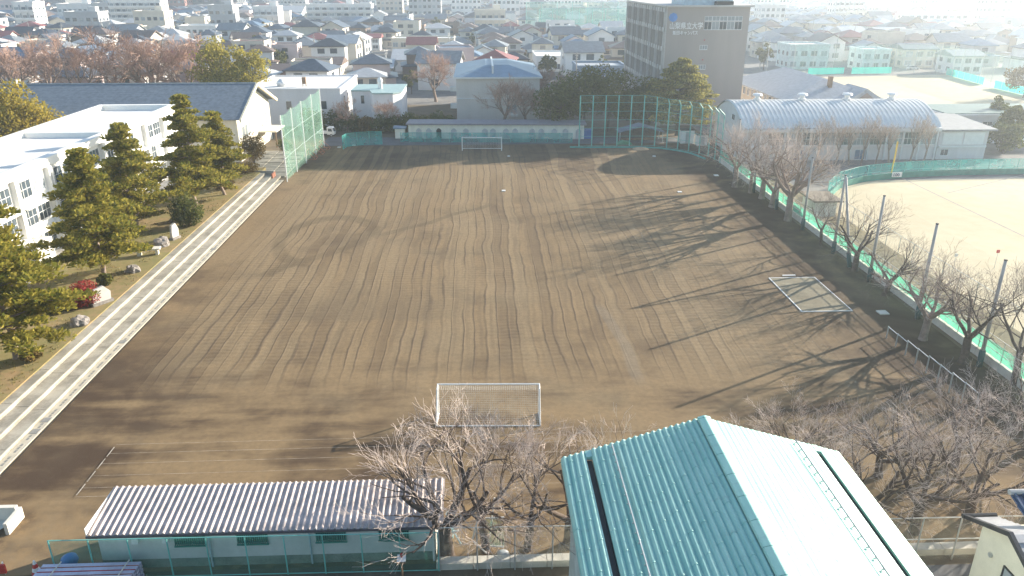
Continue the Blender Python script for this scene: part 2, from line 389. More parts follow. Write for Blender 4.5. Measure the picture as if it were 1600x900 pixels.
# ------------------------------------------------------------------ white school building on the left
SX, SY0, SY1, SH = -48.5, 46.0, 126.4, 11.2
sb = thing('school_building', 'long white three-storey school building with flat parapet roof behind the pines', 'building', (SX, 86, 0))
swall = M('bright_white_render', (.80, .79, .76), .8, var=.05, scale=.3, streak=True)
b = MB().box(-60, SX, SY0, SY1, 0, SH - .9); b.build('wall', swall, sb)
roofm = M('white_roof_membrane', (.74, .73, .70), .85, var=.07, scale=.25)
rf = MB().box(-59.4, SX - .6, SY0 + .6, 103, SH - .88, SH - .80).box(-59.4, SX - .6, 103.6, SY1 - .6, SH - .88, SH - .80); r_ = rf.build('roof', roofm, sb)
pp = MB().box(-60.15, -59.4, SY0 - .15, SY1 + .15, SH - .899, SH).box(SX - .6, SX + .35, SY0 - .15, SY1 + .15, SH - .9, SH).box(-59.4, SX - .6, SY1 - .6, SY1 + .15, SH - .9, SH).box(-59.4, SX - .6, 103, 103.6, SH - .9, SH - .15).box(-59.4, SX - .6, SY0 - .15, SY0 + .6, SH - .9, SH)
pp.build('parapet', swall, sb)
bay = 6.7
y = SY0
while y < SY1 - 1:
    MB().box(SX, SX + .55, y, y + .7, 0, SH - .91).build('pilaster', swall, sb)
    if y + bay < SY1:
        for fl in range(3):
            z = 1.9 + fl * 3.05
            win(sb, '+x', (SX, y + 1.15, z), 2.35, 1.75, glass, nv=3, nh=1); win(sb, '+x', (SX, y + 3.9, z), 2.35, 1.75, glass if (fl + int(y)) % 3 else glassp, nv=3, nh=1)
        for fl in range(3):
            z = 3.95 + fl * 3.05
            if z < 10: MB().box(SX + .001, SX + .95, y + .72, y + bay - .02, z, z + .14).build('sun_shade', swall, sb)
    y += bay
dp = MB()
for yy in (59.8, 86.6, 113.4): MB().tube((SX + .7, yy, .9), (SX + .7, yy, 10.2), .09, n=6).build('downpipe', frame_w, sb)
MB().box(SX + .001, SX + 1.6, 78.5, 82.0, .9, 3.6).build('entrance_lobby', grime, sb)

# gym with slate gable roof
gy = thing('gymnasium', 'old cream gymnasium with long slate-blue gable roof behind school building', 'gymnasium', (-60, 145, 0))
cream = M('cream_render', (.74, .69, .58), .85, var=.08, scale=.4, streak=True)
slate = M('slate_blue_roof', (.15, .18, .215), .55, var=.22, scale=1.6, spec=.5)
g = MB().prism([(134.6, 0), (156.4, 0), (156.4, 7.6), (145.5, 11.6), (134.6, 7.6)], 'x', -98, -41.6); g.build('wall', cream, gy)
for sgn in (-1, 1):
    n = 16
    for i in range(n):
        t0, t1 = i / n, (i + 1) / n
        def at(t): return 145.5 + sgn * 12.4 * t, 12.05 - 4.5 * t
        (ya, za), (yb, zb) = at(t0), at(t1)
        MB().prism([(ya, za + .04), (yb, zb + .05), (yb, zb - .09), (ya, za - .10)][::sgn], 'x', -98, -40.6).build('shingle_course', slate, gy)
for sgn in (-1, 1):
    MB().prism([(145.5, 12.2), (145.5 + sgn * 12.6, 7.62), (145.5 + sgn * 12.6, 7.1), (145.5, 11.7)][::sgn], 'x', -40.59, -40.25).build('barge_board', M('cream_barge', (.70, .63, .47), .7), gy)
MB().tube((-98, 145.5, 12.12), (-40.6, 145.5, 12.12), .14, n=6).build('ridge_cap', steel, gy)
for i in range(3): win(gy, '+x', (-41.6, 149.2 + i * 1.7, 3.6), 1.2, 2.0, glassp, nv=2)
for i in range(3): win(gy, '+x', (-41.6, 137.2 + i * 1.9, 3.6), 1.2, 2.0, glassp, nv=2)
pc = thing('porch', 'small porch with pale pitched roof and posts at gym entrance', 'porch', (-38.5, 150, 0))
MB().prism([(146.8, 3.1), (150.2, 3.7), (153.4, 3.1), (153.4, 2.9), (146.8, 2.9)], 'x', -41.5, -38.2).build('roof', cream, pc)
for yy in (147.2, 153): MB().tube((-38.5, yy, 0), (-38.5, yy, 2.9), .14, n=8).build('post', wood, pc)

# white flat-roofed annexes
an = thing('white_annex', 'wide white flat-roofed annex with roof vents behind the tall green net', 'building', (-38, 182, 0))
aw = M('lavender_white_wall', (.72, .71, .72), .85, var=.06, scale=.4, streak=True)
MB().box(-50, -29.8, 170, 195, 0, 7.6).build('wall', aw, an)
MB().box(-49.6, -30.2, 170.4, 194.6, 7.6, 7.72).build('roof', roofm, an)
MB().box(-50.1, -29.7, 169.9, 170.4, 7.6, 8.0).box(-50.1, -29.7, 194.6, 195.1, 7.6, 8.0).box(-30.2, -29.7, 170.4, 194.6, 7.6, 8.0).box(-50.1, -49.6, 170.4, 194.6, 7.6, 8.0).build('parapet', aw, an)
def lathe(prof, loc, n=12):
    mb = MB(); vs = []; fs = []
    for r_, z in prof:
        for i in range(n): t = 2 * math.pi * i / n; vs.append((loc[0] + r_ * math.cos(t), loc[1] + r_ * math.sin(t), loc[2] + z))
    for j in range(len(prof) - 1):
        for i in range(n): fs.append((j * n + i, j * n + (i + 1) % n, (j + 1) * n + (i + 1) % n, (j + 1) * n + i))
    fs.append(tuple(range((len(prof) - 1) * n, len(prof) * n))); fs.append(tuple(range(n))[::-1]); return mb.add(vs, fs)
lathe([(1.0, 0), (1.0, .6), (1.15, .65), (.9, 1.1), (.5, 1.5), (.15, 1.6)], (-43.5, 176, 7.7)).build('dome_vent', frame_w, an, True)
v_ = MB().box(-38.8, -38.0, 175, 175.8, 8.3, 9.7)
for dx in (-.35, .35):
    for dy in (-.35, .35): v_.tube((-38.4 + dx, 175.4 + dy, 7.7), (-38.4 + dx, 175.4 + dy, 8.4), .05)
v_.build('tank', wood, an)
for i, yy in enumerate((174, 179, 184, 189)): win(an, '+x', (-29.8, yy, 4.2), 1.3, 1.6, glass, nv=1)
for xx in (-47, -41.5, -34): win(an, '-y', (xx, 170, 3.6), 1.1, 1.7, glass, nv=1)
a2 = thing('white_block', 'small white block with chimney pipe and chamfered corner beside the annex', 'building', (-21, 173, 0))
MB().prism([(-27.5, 171), (-23.5, 171), (-22.3, 166.4), (-18.2, 166.4), (-16.6, 168.5), (-16.6, 181), (-27.5, 181)], 'z', 0, 7.2).build('wall', aw, a2)
MB().prism([(-27.7, 170.8), (-23.6, 170.8), (-22.5, 166.2), (-18.1, 166.2), (-16.4, 168.4), (-16.4, 181.2), (-27.7, 181.2)], 'z', 7.2, 7.45).build('roof', M('teal_roof_sheet', (.30, .42, .42), .5), a2)
lathe([(.5, 0), (.5, 1.5), (.62, 1.5), (.45, 2.2), (.1, 2.4)], (-21.6, 173.5, 7.45)).build('chimney', frame_w, a2)
win(a2, '-y', (-25.6, 171, 4.6), .7, 1.7, glass, nv=1)

# beige block with blue roof
bb = thing('beige_block', 'beige block with steel-blue hipped roof behind the low clubhouse', 'building', (4, 182, 0))
beige = M('beige_wall', (.60, .56, .52), .85, var=.07, scale=.3, streak=True)
bluer = M('blue_sheet_roof', (.19, .27, .35), .45, .2, var=.15, scale=.5)
MB().box(-5, 13.4, 174, 203, 0, 9.4).build('wall', beige, bb)
MB().box(-5.6, 14.0, 173.4, 203.6, 9.4, 9.75).build('eave', frame_w, bb)
MB().add([(-5.6, 173.4, 9.75), (14, 173.4, 9.75), (14, 203.6, 9.75), (-5.6, 203.6, 9.75), (1.5, 181, 11.6), (6.9, 181, 11.6), (6.9, 196, 11.6), (1.5, 196, 11.6)],
         [(0, 1, 5, 4), (1, 2, 6, 5), (2, 3, 7, 6), (3, 0, 4, 7), (4, 5, 6, 7)]).build('roof', bluer, bb)
MB().box(2.9, 3.3, 175.5, 198, 10.15, 11.9).build('roof_ridge_bar', frame_w, bb)
MB().box(-5.02, 13.42, 173.9, 173.99, 5.0, 5.25).build('string_course', frame_w, bb)
for z in (2.9, 6.6): MB().box(-6.4, -5, 174.4, 176.6, z, z + .9).build('balcony', grime, bb)
win(bb, '-y', (6.2, 174, 1.9), 2.1, 1.9, glassp, nv=3); MB().box(5.9, 8.6, 172.9, 173.98, 1.2, 1.7).build('window_box', grime, bb)

# low clubhouse with doors
ch = thing('clubhouse', 'long low cream clubhouse with row of arched doors behind far goal', 'clubhouse', (3, 155, 0))
chw = M('clubhouse_wall', (.80, .77, .68), .85, var=.08, streak=True)
rz = math.atan2(152.6 - 154.6, 34.8)
def rotc(px_, py_, c=(-14.2, 154.5), a=rz): return c[0] + px_ * math.cos(a) - py_ * math.sin(a), c[1] + px_ * math.sin(a) + py_ * math.cos(a)
ch.rotation_euler[2] = 0
cb = MB().box(-14.2, 20.8, 154.5, 158.8, 0, 2.85, rot=rz, c=(-14.2, 154.5)); cb.build('wall', chw, ch)
MB().box(-14.6, 21.2, 154.0, 159.2, 2.85, 3.12, rot=rz, c=(-14.2, 154.5)).build('roof', M('dull_purple_roof', (.24, .22, .24), .6), ch)
for i, u in enumerate((1.6, 3.6, 5.6, 8.6, 11, 14.8, 16.4, 19, 20.8, 24.2, 26, 28.6, 30.8, 33.4)):
    d = MB()
    x0, y0 = rotc(u, 0); a_, b_ = rotc(u + .95, 0)
    prof = [(0, .15), (.95, .15), (.95, 1.75), (.75, 2.05), (.475, 2.15), (.2, 2.05), (0, 1.75)]
    vs = []
    for q, zz in prof: xx, yy = rotc(u + q, -.05); vs.append((xx, yy, zz))
    for q, zz in prof: xx, yy = rotc(u + q, .02); vs.append((xx, yy, zz))
    n = len(prof)
    d.add(vs, [tuple(range(n)), tuple(range(n, 2 * n))[::-1]] + [(i_, n + i_, n + (i_ + 1) % n, (i_ + 1) % n) for i_ in range(n)])
    dd = d.build('door', dark if i == 2 else M('pale_door', (.50, .50, .50), .7), ch)
    fx = MB()
    for q in (-.08, .95):
        vs = [rotc(u + q, -.09), rotc(u + q + .08, -.09), rotc(u + q + .08, 0), rotc(u + q, 0)]
        fx.prism(vs, 'z', .1, 1.8)
    fx.build('frame', steel, dd)
x0, y0 = rotc(-2.7, 0)
hu = thing('small_hut', 'tiny cream hut with blue sheet roof at left end of clubhouse', 'hut', (x0, y0, 0))
MB().box(x0, x0 + 1.9, y0, y0 + 2, 0, 2.0).build('wall', chw, hu)
MB().prism([(x0 - .35, 2.0), (x0 + 2.2, 2.0), (x0 + 2.2, 2.15), (x0 - .35, 2.3)], 'y', y0 - .3, y0 + 2.2).build('roof', bluer, hu)

# tall grey campus block with lettering
ub = thing('campus_tower', 'tall grey-brown campus block with white lettering and blue emblem', 'building', (48, 188, 0))
ubw = M('grey_brown_tile_wall', (.385, .345, .325), .8, var=.05, scale=.4, streak=True)
ubc = M('pale_grey_concrete', (.52, .50, .48), .85, var=.06)
UX0, UX1, UY0, UY1, UH = 39.3, 56.6, 167.5, 211, 24.3
MB().box(UX0, UX1, UY0, UY1, 0, UH).build('wall', ubw, ub)
MB().box(UX0 - .6, UX1 + .7, UY0 - .5, UY1 + .4, UH, UH + .35).build('roof_slab', ubc, ub)
MB().box(UX0 + 4, UX1 - 3, UY0 + 2.5, UY0 + 14, UH + .35, UH + 2.2).build('plant_room', M('pale_blue_sheet', (.45, .56, .62), .5), ub)
lv = MB().box(UX1 - 7, UX1 - 3.4, UY0 + .6, UY0 + 2.2, UH + .35, UH + 1.1); lv.build('cooling_unit', dark, ub)
for fl in range(6):
    zz = .9 + fl * 3.9
    MB().box(UX0 - .42, UX0 - .001, UY0 + .1, UY1, zz + 2.9, zz + 3.75).build('spandrel', ubc, ub)
    for i in range(18):
        yy = UY0 + .7 + i * 2.4
        win(ub, '-x', (UX0, yy, zz), 1.5, 2.85, glass, nv=2, nh=1)
for i in range(19):
    MB().box(UX0 - .6, UX0 - .001, UY0 + .1 + i * 2.4, UY0 + .45 + i * 2.4, 0, UH - .05).build('mullion_column', ubc if i % 3 == 0 else ubw, ub)
MB().box(UX0 - .25, UX0 + .001, UY0 - .12, UY0 + .09, 0, UH - .04).build('corner_pier', ubc, ub)
for i in range(5): win(ub, '-y', (UX0 + 7.95 + i * 1.6, UY0, 19.9), 1.46, 1.5, glassp if i % 2 else glass, nv=2); win(ub, '-y', (UX0 + 7.95 + i * 1.6, UY0, 21.65), 1.46, .8, glassp, nv=2)
for zz in (15.9, 11.9, 7.2): win(ub, '-y', (UX0 + 7.4, UY0, zz), 1.5, .8, glassp, nv=3)
for zz in (17.7, 13.7, 9.4): MB().box(UX0 + 8.1, UX0 + 8.3, UY0 - .2, UY0 - .001, zz, zz + .2).build('lamp', red, ub)
def text(body, size, loc, parent, name, mat, sx=1.0, bold=.0):
    c = bpy.data.curves.new(name, 'FONT'); c.body = body; c.size = size; c.extrude = .05; c.offset = bold; c.resolution_u = 2; c.space_character = 1.04
    o = bpy.data.objects.new(name, c); COL.objects.link(o); bpy.context.view_layer.update()
    me = bpy.data.meshes.new_from_object(o); bpy.data.objects.remove(o)
    me.materials.clear(); me.materials.append(mat)
    q = obj(name, me, parent, WM[parent.name].inverted() @ Vector(loc)); q.rotation_euler = (R(90), 0, 0); q.scale = (sx, 1, 1)
    return q
lw = M('white_letter', (.85, .85, .85), .5, var=.03)
text('山梨県立大学', 1.46, (UX0 + .55, UY0 - .06, 20.1), ub, 'lettering', lw, .80, .02)
text('飯田キャンパス', .92, (UX0 + 1.35, UY0 - .06, 18.9), ub, 'lettering', lw, .82, .014)
em = MB(); n = 8
for i in range(n):
    t = 2 * math.pi * i / n; cx, cz = UX0 + 1.25 + .52 * math.cos(t), 22.3 + .52 * math.sin(t)
    em.tube((cx, UY0 - .05 - .006 * i, cz), (cx, UY0 - .0, cz), .40, n=8)
em.tube((UX0 + 1.25, UY0 - .12, 22.3), (UX0 + 1.25, UY0, 22.3), .45, n=12); em.build('emblem', M('emblem_blue', (.10, .27, .62), .5), ub)
tw = thing('grey_service_shed', 'dark grey box shed at right foot of the campus tower', 'shed', (59, 168, 0))
MB().box(57.2, 60.2, 166, 169, 0, 4.6).build('wall', M('charcoal_sheet', (.13, .13, .14), .7), tw); MB().box(57.0, 60.4, 165.8, 169.2, 4.6, 4.8).build('roof', dark, tw)

# arched gymnasium
ag = thing('arched_gymnasium', 'white gymnasium with ribbed barrel roof and four roof ventilators', 'gymnasium', (64, 140, 0))
AX0, AX1, AY0, AY1, AE, AR = 45.4, 80.6, 131.4, 149.4, 5.6, 3.5
arc = [(AY0 + (AY1 - AY0) * i / 20, AE + AR * math.sin(math.pi * i / 20) ** .8) for i in range(21)]
agw = M('pale_pinkish_wall', (.66, .63, .63), .85, var=.06, streak=True)
MB().prism([(AY0 + .4, 0), (AY1 - .4, 0)] + [(min(max(y_, AY0 + .4), AY1 - .4), z_ - .12) for y_, z_ in arc[::-1]], 'x', AX0 + .3, AX1 - .3).build('wall', agw, ag)
ribm = M('pale_ribbed_metal', (.68, .68, .67), .5, .1, var=.08, scale=.6)
nr = 44; wr = (AX1 - AX0) / nr
rib = MB()
prof = [(0, 0), (.30, 0), (.42, .16), (.78, .16), (.9, 0), (1, 0)]
vs = []; fs = []
for j, (y_, z_) in enumerate(arc):
    for q, hh in prof: vs.append((q * wr, y_ - AY0, z_ + hh))
npf = len(prof)
for j in range(20):
    for i in range(npf - 1): a_ = j * npf + i; fs.append((a_, a_ + 1, a_ + npf + 1, a_ + npf))
rm = MB().add(vs, fs).mesh('roof_panel', ribm)
for i in range(nr): obj('roof_panel', rm, ag, Vector((AX0 + i * wr, AY0, 0)) - Vector((64, 140, 0)))
for i in range(4):
    v = lathe([(.75, 0), (.75, .35), (.45, .4), (.45, .9), (.95, .95), (.8, 1.25), (.2, 1.35)], (50.5 + i * 8.3, 140.4, AE + AR + .05), 10); v.build('roof_ventilator', frame_w, ag)
MB().box(AX0, AX1, AY0 - .12, AY0 + .4, AE - .55, AE - .02).build('gutter', frame_w, ag)
for i in range(10):
    win(ag, '-y', (50.2 + i * 3.02, AY0 + .4, 2.7), 2.7, 2.1, glassp if i % 2 else glass, nv=4, nh=1)
MB().box(AX0 + .2, AX1 - .2, AY0 + .15, AY0 + .39, 2.25, 2.5).build('ledge', agw, ag)
for i in range(11): MB().box(49.85 + i * 3.02, 50.1 + i * 3.02, AY0 + .1, AY0 + .39, 0, AE - .56).build('buttress', frame_w, ag)
for u in (55, 66): win(ag, '-y', (u, AY0 + .4, .1), 1.8, 1.7, M('blue_door_glass', (.10, .18, .30), .3), nv=2, name='door')
win(ag, '-x', (AX0 + .3, 137.2, 6.2), 1.5, .9, glass, nv=2)
ae = thing('gym_extension', 'lower white flat-roofed extension on right end of the barrel gym', 'building', (84, 137, 0))
MB().box(80.7, 89.5, 131.9, 145, 0, 5.0).build('wall', agw, ae)
MB().prism([(131.2, 5.0), (145.4, 5.6), (145.4, 5.9), (131.2, 5.3)], 'x', 80.7, 90.6).build('roof', M('grey_sheet_roof', (.25, .25, .25), .5), ae)
MB().box(80.8, 89.3, 131.5, 131.89, 2.1, 2.4).build('canopy', frame_w, ae)
for i in range(2): MB().box(81.3 + i * 3.9, 84.9 + i * 3.9, 131.8, 131.88, 2.6, 4.7).build('panel', frame_w, ae)
win(ae, '-y', (81.5, 131.9, .7), 1.3, 1.0, glass)

# gabled cream hall behind it
gh = thing('cream_hall', 'cream two-storey hall with broad pale grey roof behind barrel gym', 'building', (74, 178, 0))
cr2 = M('warm_cream_wall', (.66, .58, .48), .85, var=.08, streak=True)
palegrey = M('pale_grey_tiles', (.33, .35, .38), .45, var=.15, scale=1.2)
MB().box(64.4, 84.5, 160.4, 197, 0, 6.2).build('wall', cr2, gh)
MB().add([(63.4, 159.4, 6.2), (85.5, 159.4, 6.2), (85.5, 198, 6.2), (63.4, 198, 6.2), (74.4, 167.5, 9.9), (74.4, 190, 9.9), (63.4, 159.4, 5.95), (85.5, 159.4, 5.95), (85.5, 198, 5.95), (63.4, 198, 5.95)],
         [(0, 1, 4), (1, 2, 5, 4), (2, 3, 5), (3, 0, 4, 5), (6, 7, 1, 0), (7, 8, 2, 1), (8, 9, 3, 2), (9, 6, 0, 3)]).build('roof', palegrey, gh)
MB().prism([(76, 6.3), (84, 6.3), (80, 8.7)], 'y', 158.9, 168).build('gable_dormer', palegrey, gh)
MB().prism([(78, 6.45), (82, 6.45), (80, 7.9)], 'y', 158.82, 158.89).build('dormer_glazing', M('brown_glazing', (.25, .2, .17), .3), gh)
for i in range(12):
    for zz in (1.0, 3.9): win(gh, '-x', (64.4, 161.6 + i * 2.9, zz), 1.5, 1.6, glass, nv=2)
for i in range(5): win(gh, '-y', (66 + i * 3.6, 160.4, 3.6), 1.6, 1.7, glass, nv=2)
MB().box(74.0, 74.8, 164, 164.8, 8, 10.6).build('chimney', wood, gh)
ra = thing('long_white_wing', 'long white wing with thin flat roof at right edge beside the evergreen', 'building', (104, 150, 0))
MB().box(90.5, 122, 145.5, 156, 0, 5.4).build('wall', M('cool_white_wall', (.68, .70, .74), .85, var=.05), ra)
MB().box(88.8, 123, 144.4, 157, 5.4, 5.75).build('roof', frame_w, ra)
MB().box(89.2, 122.6, 144.8, 156.6, 5.75, 5.9).build('roof_sheet', M('dark_green_sheet', (.10, .17, .16), .5), ra)
for i in range(8):
    win(ra, '-y', (97 + i * 2.6, 145.5, 3.4), 1.9, .7, glass); win(ra, '-y', (97 + i * 2.6, 145.5, .9), 1.9, 1.1, glass)

# ------------------------------------------------------------------ big green-roofed building in the foreground
gr = thing('green_roofed_hall', 'big foreground hall with stepped sea-green metal roof and vent slots', 'building', (10.6, 20, 0))
GXL, GXR, GXM, GYF, GYN, GE, GR_ = 3.75, 17.6, 10.6, 31.7, 6.0, 7.8, 9.95
MB().prism([(GXL + .5, 0), (GXR - .5, 0), (GXR - .5, GE - .25), (GXM, GR_ - .3), (GXL + .5, GE - .25)], 'y', GYN + .3, GYF - .5).build('wall', M('pale_green_wall', (.50, .56, .52), .8), gr)
def roof_green(nm='sea_green_metal', c1=(.20, .48, .42), c2=(.33, .60, .52)):
    m, nt, b = nodes_of(nm); k = NT(nt); vec = k.oc()
    f = k.noise(k.map(vec, (2.5, .25, 2.5)), 1, 4); g = k.noise(vec, 5, 3)
    c = k.mix(k.rng(f, .3, .7), c1, c2); c = k.mix(k.m('MULTIPLY', k.rng(g, .55, .75), .3), c, (.33, .46, .42))
    k.put(b.inputs['Base Color'], c); dr2 = k.rng(k.noise(k.map(vec, (.35, 2.2, .35)), 1, 4, .7), .56, .74); c = k.mix(k.m('MULTIPLY', dr2, .28), c, (.17, .27, .24)); k.nt.links.new(c, b.inputs['Base Color']); b.inputs['Metallic'].default_value = .12; b.inputs['Specular IOR Level'].default_value = 1.0; b.inputs['Coat Weight'].default_value = .7; b.inputs['Coat Roughness'].default_value = .58; k.put(b.inputs['Roughness'], k.rng(g, .3, .7, .46, .58)); return m
gm = roof_green()
slope_n = 24
for sgn, xe in ((-1, GXL), (1, GXR)):
    half = abs(xe - GXM)
    for i in range(slope_n):
        t0, t1 = i / slope_n, (i + 1) / slope_n                    # 0 = ridge, 1 = eave
        xa, xb = GXM + sgn * half * t0, GXM + sgn * half * t1
        za, zb = GR_ - (GR_ - GE) * t0, GR_ - (GR_ - GE) * t1
        if i == 19: continue
        st = .10 if sgn < 0 else .03
        # course: almost level top that ends in a rounded lip stepping down to the next course
        lx = lambda t: xa + (xb - xa) * t
        ly = lambda t: za + (zb - za) * t
        pr = [(xa, zb - .10), (xb, zb - .10), (xb, zb - .005), (lx(.92), ly(.92) + st * .15), (lx(.74), ly(.74) + st * .75), (lx(.58), ly(.58) + st), (lx(.44), ly(.44) + st * .92), (lx(.08), ly(.08) + st * .12), (xa, za)]
        nseg = 4
        L = (GYF - GYN)
        MB().prism(pr[::-1] if sgn > 0 else pr, 'y', GYN, GYF).build('roof_course', gm, gr)
        jt = .02 if sgn < 0 else .004
        joint = [(lx(.1), zb), (lx(.98), zb - .02), (lx(.98), ly(.98) + .01 + jt), (lx(.76), ly(.76) + st * .75 + jt), (lx(.58), ly(.58) + st + jt), (lx(.42), ly(.42) + st * .92 + jt), (lx(.1), ly(.1) + st * .15 + jt)]
        yy = GYN + 1.2 + (i * 1.37) % 3.1
        while yy < GYF - .4:
            MB().prism(joint[::-1] if sgn > 0 else joint, 'y', yy, yy + .07).build('joint_cover', gm, gr); yy += 3.1
    ta, tb = 19 / slope_n, 20 / slope_n
    xa, xb = GXM + sgn * half * ta, GXM + sgn * half * tb; za = GR_ - (GR_ - GE) * ta; zb = GR_ - (GR_ - GE) * tb
    MB().prism([(xa, za - .30), (xb, za - .30), (xb, za - .22), (xa, za - .22)][::-sgn], 'y', GYN, GYF - .55).build('vent_slot', dark, gr)
    MB().prism([(xa, zb - .10), (xb, zb - .10), (xb, zb + .06), (xa, za + .03)][::-sgn], 'y', GYF - .55, GYF).build('slot_end', gm, gr)
    # snow guard rail on brackets
    tg = 15.6 / slope_n; xg = GXM + sgn * half * tg; zg = GR_ - (GR_ - GE) * tg + .12
    sg = MB().tube((xg, GYN, zg + .10), (xg, GYF - .3, zg + .10), .03, n=5).build('snow_guard_rail', steel if sgn < 0 else M('grey_blue_pipe', (.15, .18, .22), .5), gr)
    yy = GYN + .5
    while yy < GYF - .2:
        MB().box(xg - .07, xg + .05, yy, yy + .03, zg - .06, zg + .0).tube((xg, yy + .02, zg - .02), (xg, yy + .02, zg + .14), .016, n=5).build('bracket', steel, sg); yy += .62
y = GYN
while y < GYF:
    y1 = min(y + 1.5, GYF)
    MB().prism([(GXM - .34, GR_ - .02), (GXM + .34, GR_ - .02), (GXM + .30, GR_ + .07), (GXM + .03, GR_ + .15), (GXM - .03, GR_ + .15), (GXM - .30, GR_ + .07)], 'y', y, y1 - .03).build('ridge_cap', gm, gr); y += 1.5
MB().box(GXL - .02, GXL + .1, GYN, GYF + .02, GE - .28, GE - .06).build('eave_trim', gm, gr)

# ------------------------------------------------------------------ storage shed with corrugated roof
ss = thing('storage_shed', 'long white storage shed with corrugated grey-white roof behind green fence', 'shed', (-11.6, 35, 0))
SX0, SX1, SYF, SYB = -20.6, -2.75, 33.75, 36.7
MB().prism([(SYF, 0), (SYB, 0), (SYB, 2.95), (SYF, 2.5)], 'x', SX0, SX1).build('wall', M('shed_wall', (.70, .69, .66), .85, var=.10, scale=.5, streak=True), ss)
MB().box(SX0 - .005, SX1 + .005, SYF - .01, SYF + .1, 0, .62).build('plinth', M('dark_concrete', (.22, .24, .20), .95, var=.3, scale=1.2), ss)  # lower strip of the shed wall, darker than the rest
cor = M('aged_corrugated_sheet', (.45, .385, .365), .6, var=.28, scale=1.1)
pitch = .345; per = 3; ns = 18
prof = []
for i in range(per):
    for q, hh in ((0, 0), (.22, .015), (.36, .07), (.5, .095), (.64, .07), (.78, .015)): prof.append(((i + q) * pitch, hh))
prof.append((per * pitch + .02, 0.004))
n = len(prof)
vs = [(x_, 0, h_) for x_, h_ in prof] + [(x_, SYB + .25 - SYF + .35, h_ + .50) for x_, h_ in prof] + [(x_, 0, h_ - .02) for x_, h_ in prof] + [(x_, SYB + .25 - SYF + .35, h_ + .48) for x_, h_ in prof]
fs = [(i, i + 1, n + i + 1, n + i) for i in range(n - 1)] + [(2 * n + i, 3 * n + i, 3 * n + i + 1, 2 * n + i + 1) for i in range(n - 1)] + [(i, 2 * n + i, 2 * n + i + 1, i + 1) for i in range(n - 1)] + [(n + i, n + i + 1, 3 * n + i + 1, 3 * n + i) for i in range(n - 1)]
cm = MB().add(vs, fs).mesh('roof_sheet', cor)
for i in range(ns): obj('roof_sheet', cm, ss, Vector((SX0 - .35 + i * per * pitch, SYF - .35, 2.52 + .004 * (i % 2))) - Vector((-11.6, 35, 0)))
MB().box(SX0 - .35, SX1 + .35, SYF - .42, SYF - .34, 2.40, 2.53).build('gutter', M('dark_gutter', (.10, .09, .10), .6), ss)
MB().box(SX0 - .38, SX0 - .34, SYF - .3, SYB + .25, 2.45, 2.95).build('verge', white, ss)
lou = M('green_louvre', (.05, .22, .18), .5)
for px_ in (290, 388, 512, 612):
    x_ = P(px_, 842, 2.3).x
    wv_ = MB().box(x_ - .8, x_ + .8, SYF - .04, SYF + .02, 1.55, 2.1).build('window', glass, ss)
    lv = MB()
    for j in range(15): lv.box(x_ - .8 + j * .112, x_ - .77 + j * .112, SYF - .12, SYF - .06, 1.5, 2.15)
    lv.box(x_ - .85, x_ + .85, SYF - .13, SYF - .05, 2.13, 2.2).box(x_ - .85, x_ + .85, SYF - .13, SYF - .05, 1.44, 1.5).build('louvre', lou, wv_)
for px_ in (207, 254):
    x_ = P(px_, 845, 2.2).x; hb = MB().prism([(SYF - .28, 1.85), (SYF - .001, 1.85), (SYF - .001, 2.15), (SYF - .2, 2.12)], 'x', x_ - .17, x_ + .17).build('vent_hood', white, ss)
for px_ in (322, 480):
    x_ = P(px_, 860, 1.6).x; MB().tube((x_, SYF - .10, .1), (x_, SYF - .10, 2.42), .055).build('downpipe', M('pale_blue_pipe', (.45, .55, .60), .5), ss)
MB().tube((SX1 - .1, SYF - .15, .1), (SX1 - .1, SYF - .15, 2.42), .07).build('downpipe', white, ss)

# ------------------------------------------------------------------ tiled house at the lower right corner
ho = thing('tiled_house', 'cream house with dark tiled roofs cut by the lower right corner', 'house', (27, 26, 0))
MB().prism([(14, 0), (29.3, 0), (29.3, 5.0), (27.0, 6.05), (24.6, 5.0), (14, 5.0)], 'x', 24.1, 33).build('wall', M('warm_white_wall', (.80, .75, .62), .8, var=.05), ho)
tile_d = M('black_roof_tile', (.04, .04, .045), .35, var=.3); tile_p = M('grey_roof_tile', (.36, .36, .37), .4, var=.15); tile_b = M('blue_roof_tile', (.06, .10, .19), .3, var=.25)
for sgn in (1, -1):
    for i in range(7):
        t0, t1 = i / 7, (i + 1) / 7
        ya, yb = 27.05 + sgn * 2.75 * t0, 27.05 + sgn * 2.75 * t1; za, zb = 6.35 - 1.3 * t0, 6.35 - 1.3 * t1
        MB().prism([(ya, za), (yb, zb + .06), (yb, zb - .02), (ya, za - .06)][::sgn], 'x', 23.75, 25.2).build('roof_tile_course', tile_p, ho)
    MB().prism([(27.05, 6.5), (27.05 + sgn * 2.95, 5.12), (27.05 + sgn * 2.95, 4.92), (27.05, 6.25)][::sgn], 'x', 23.55, 23.74).build('verge_tile', tile_d, ho)
    MB().tube((23.5, 27.05 + sgn * 2.95, 5.05), (25.2, 27.05 + sgn * 2.95, 5.05), .12, n=8).build('eave_tile', tile_d, ho)
for i in range(16):
    t0, t1 = i / 16, (i + 1) / 16
    ya, yb = 29.5 - 9 * t0, 29.5 - 9 * t1; za, zb = 6.35 - 3.0 * t0 + .3, 6.35 - 3.0 * t1 + .3
    MB().prism([(ya, za - .08), (yb, zb - .02), (yb, zb + .07), (ya, za)], 'x', 25.21, 34).build('roof_tile_course', tile_b, ho)
for j in range(22):
    x_ = 25.3 + j * .4
    MB().prism([(29.5, 6.66), (20.5, 3.66), (20.5, 3.78), (29.5, 6.80)][::-1], 'x', x_, x_ + .1).build('roll_tile', tile_b, ho)
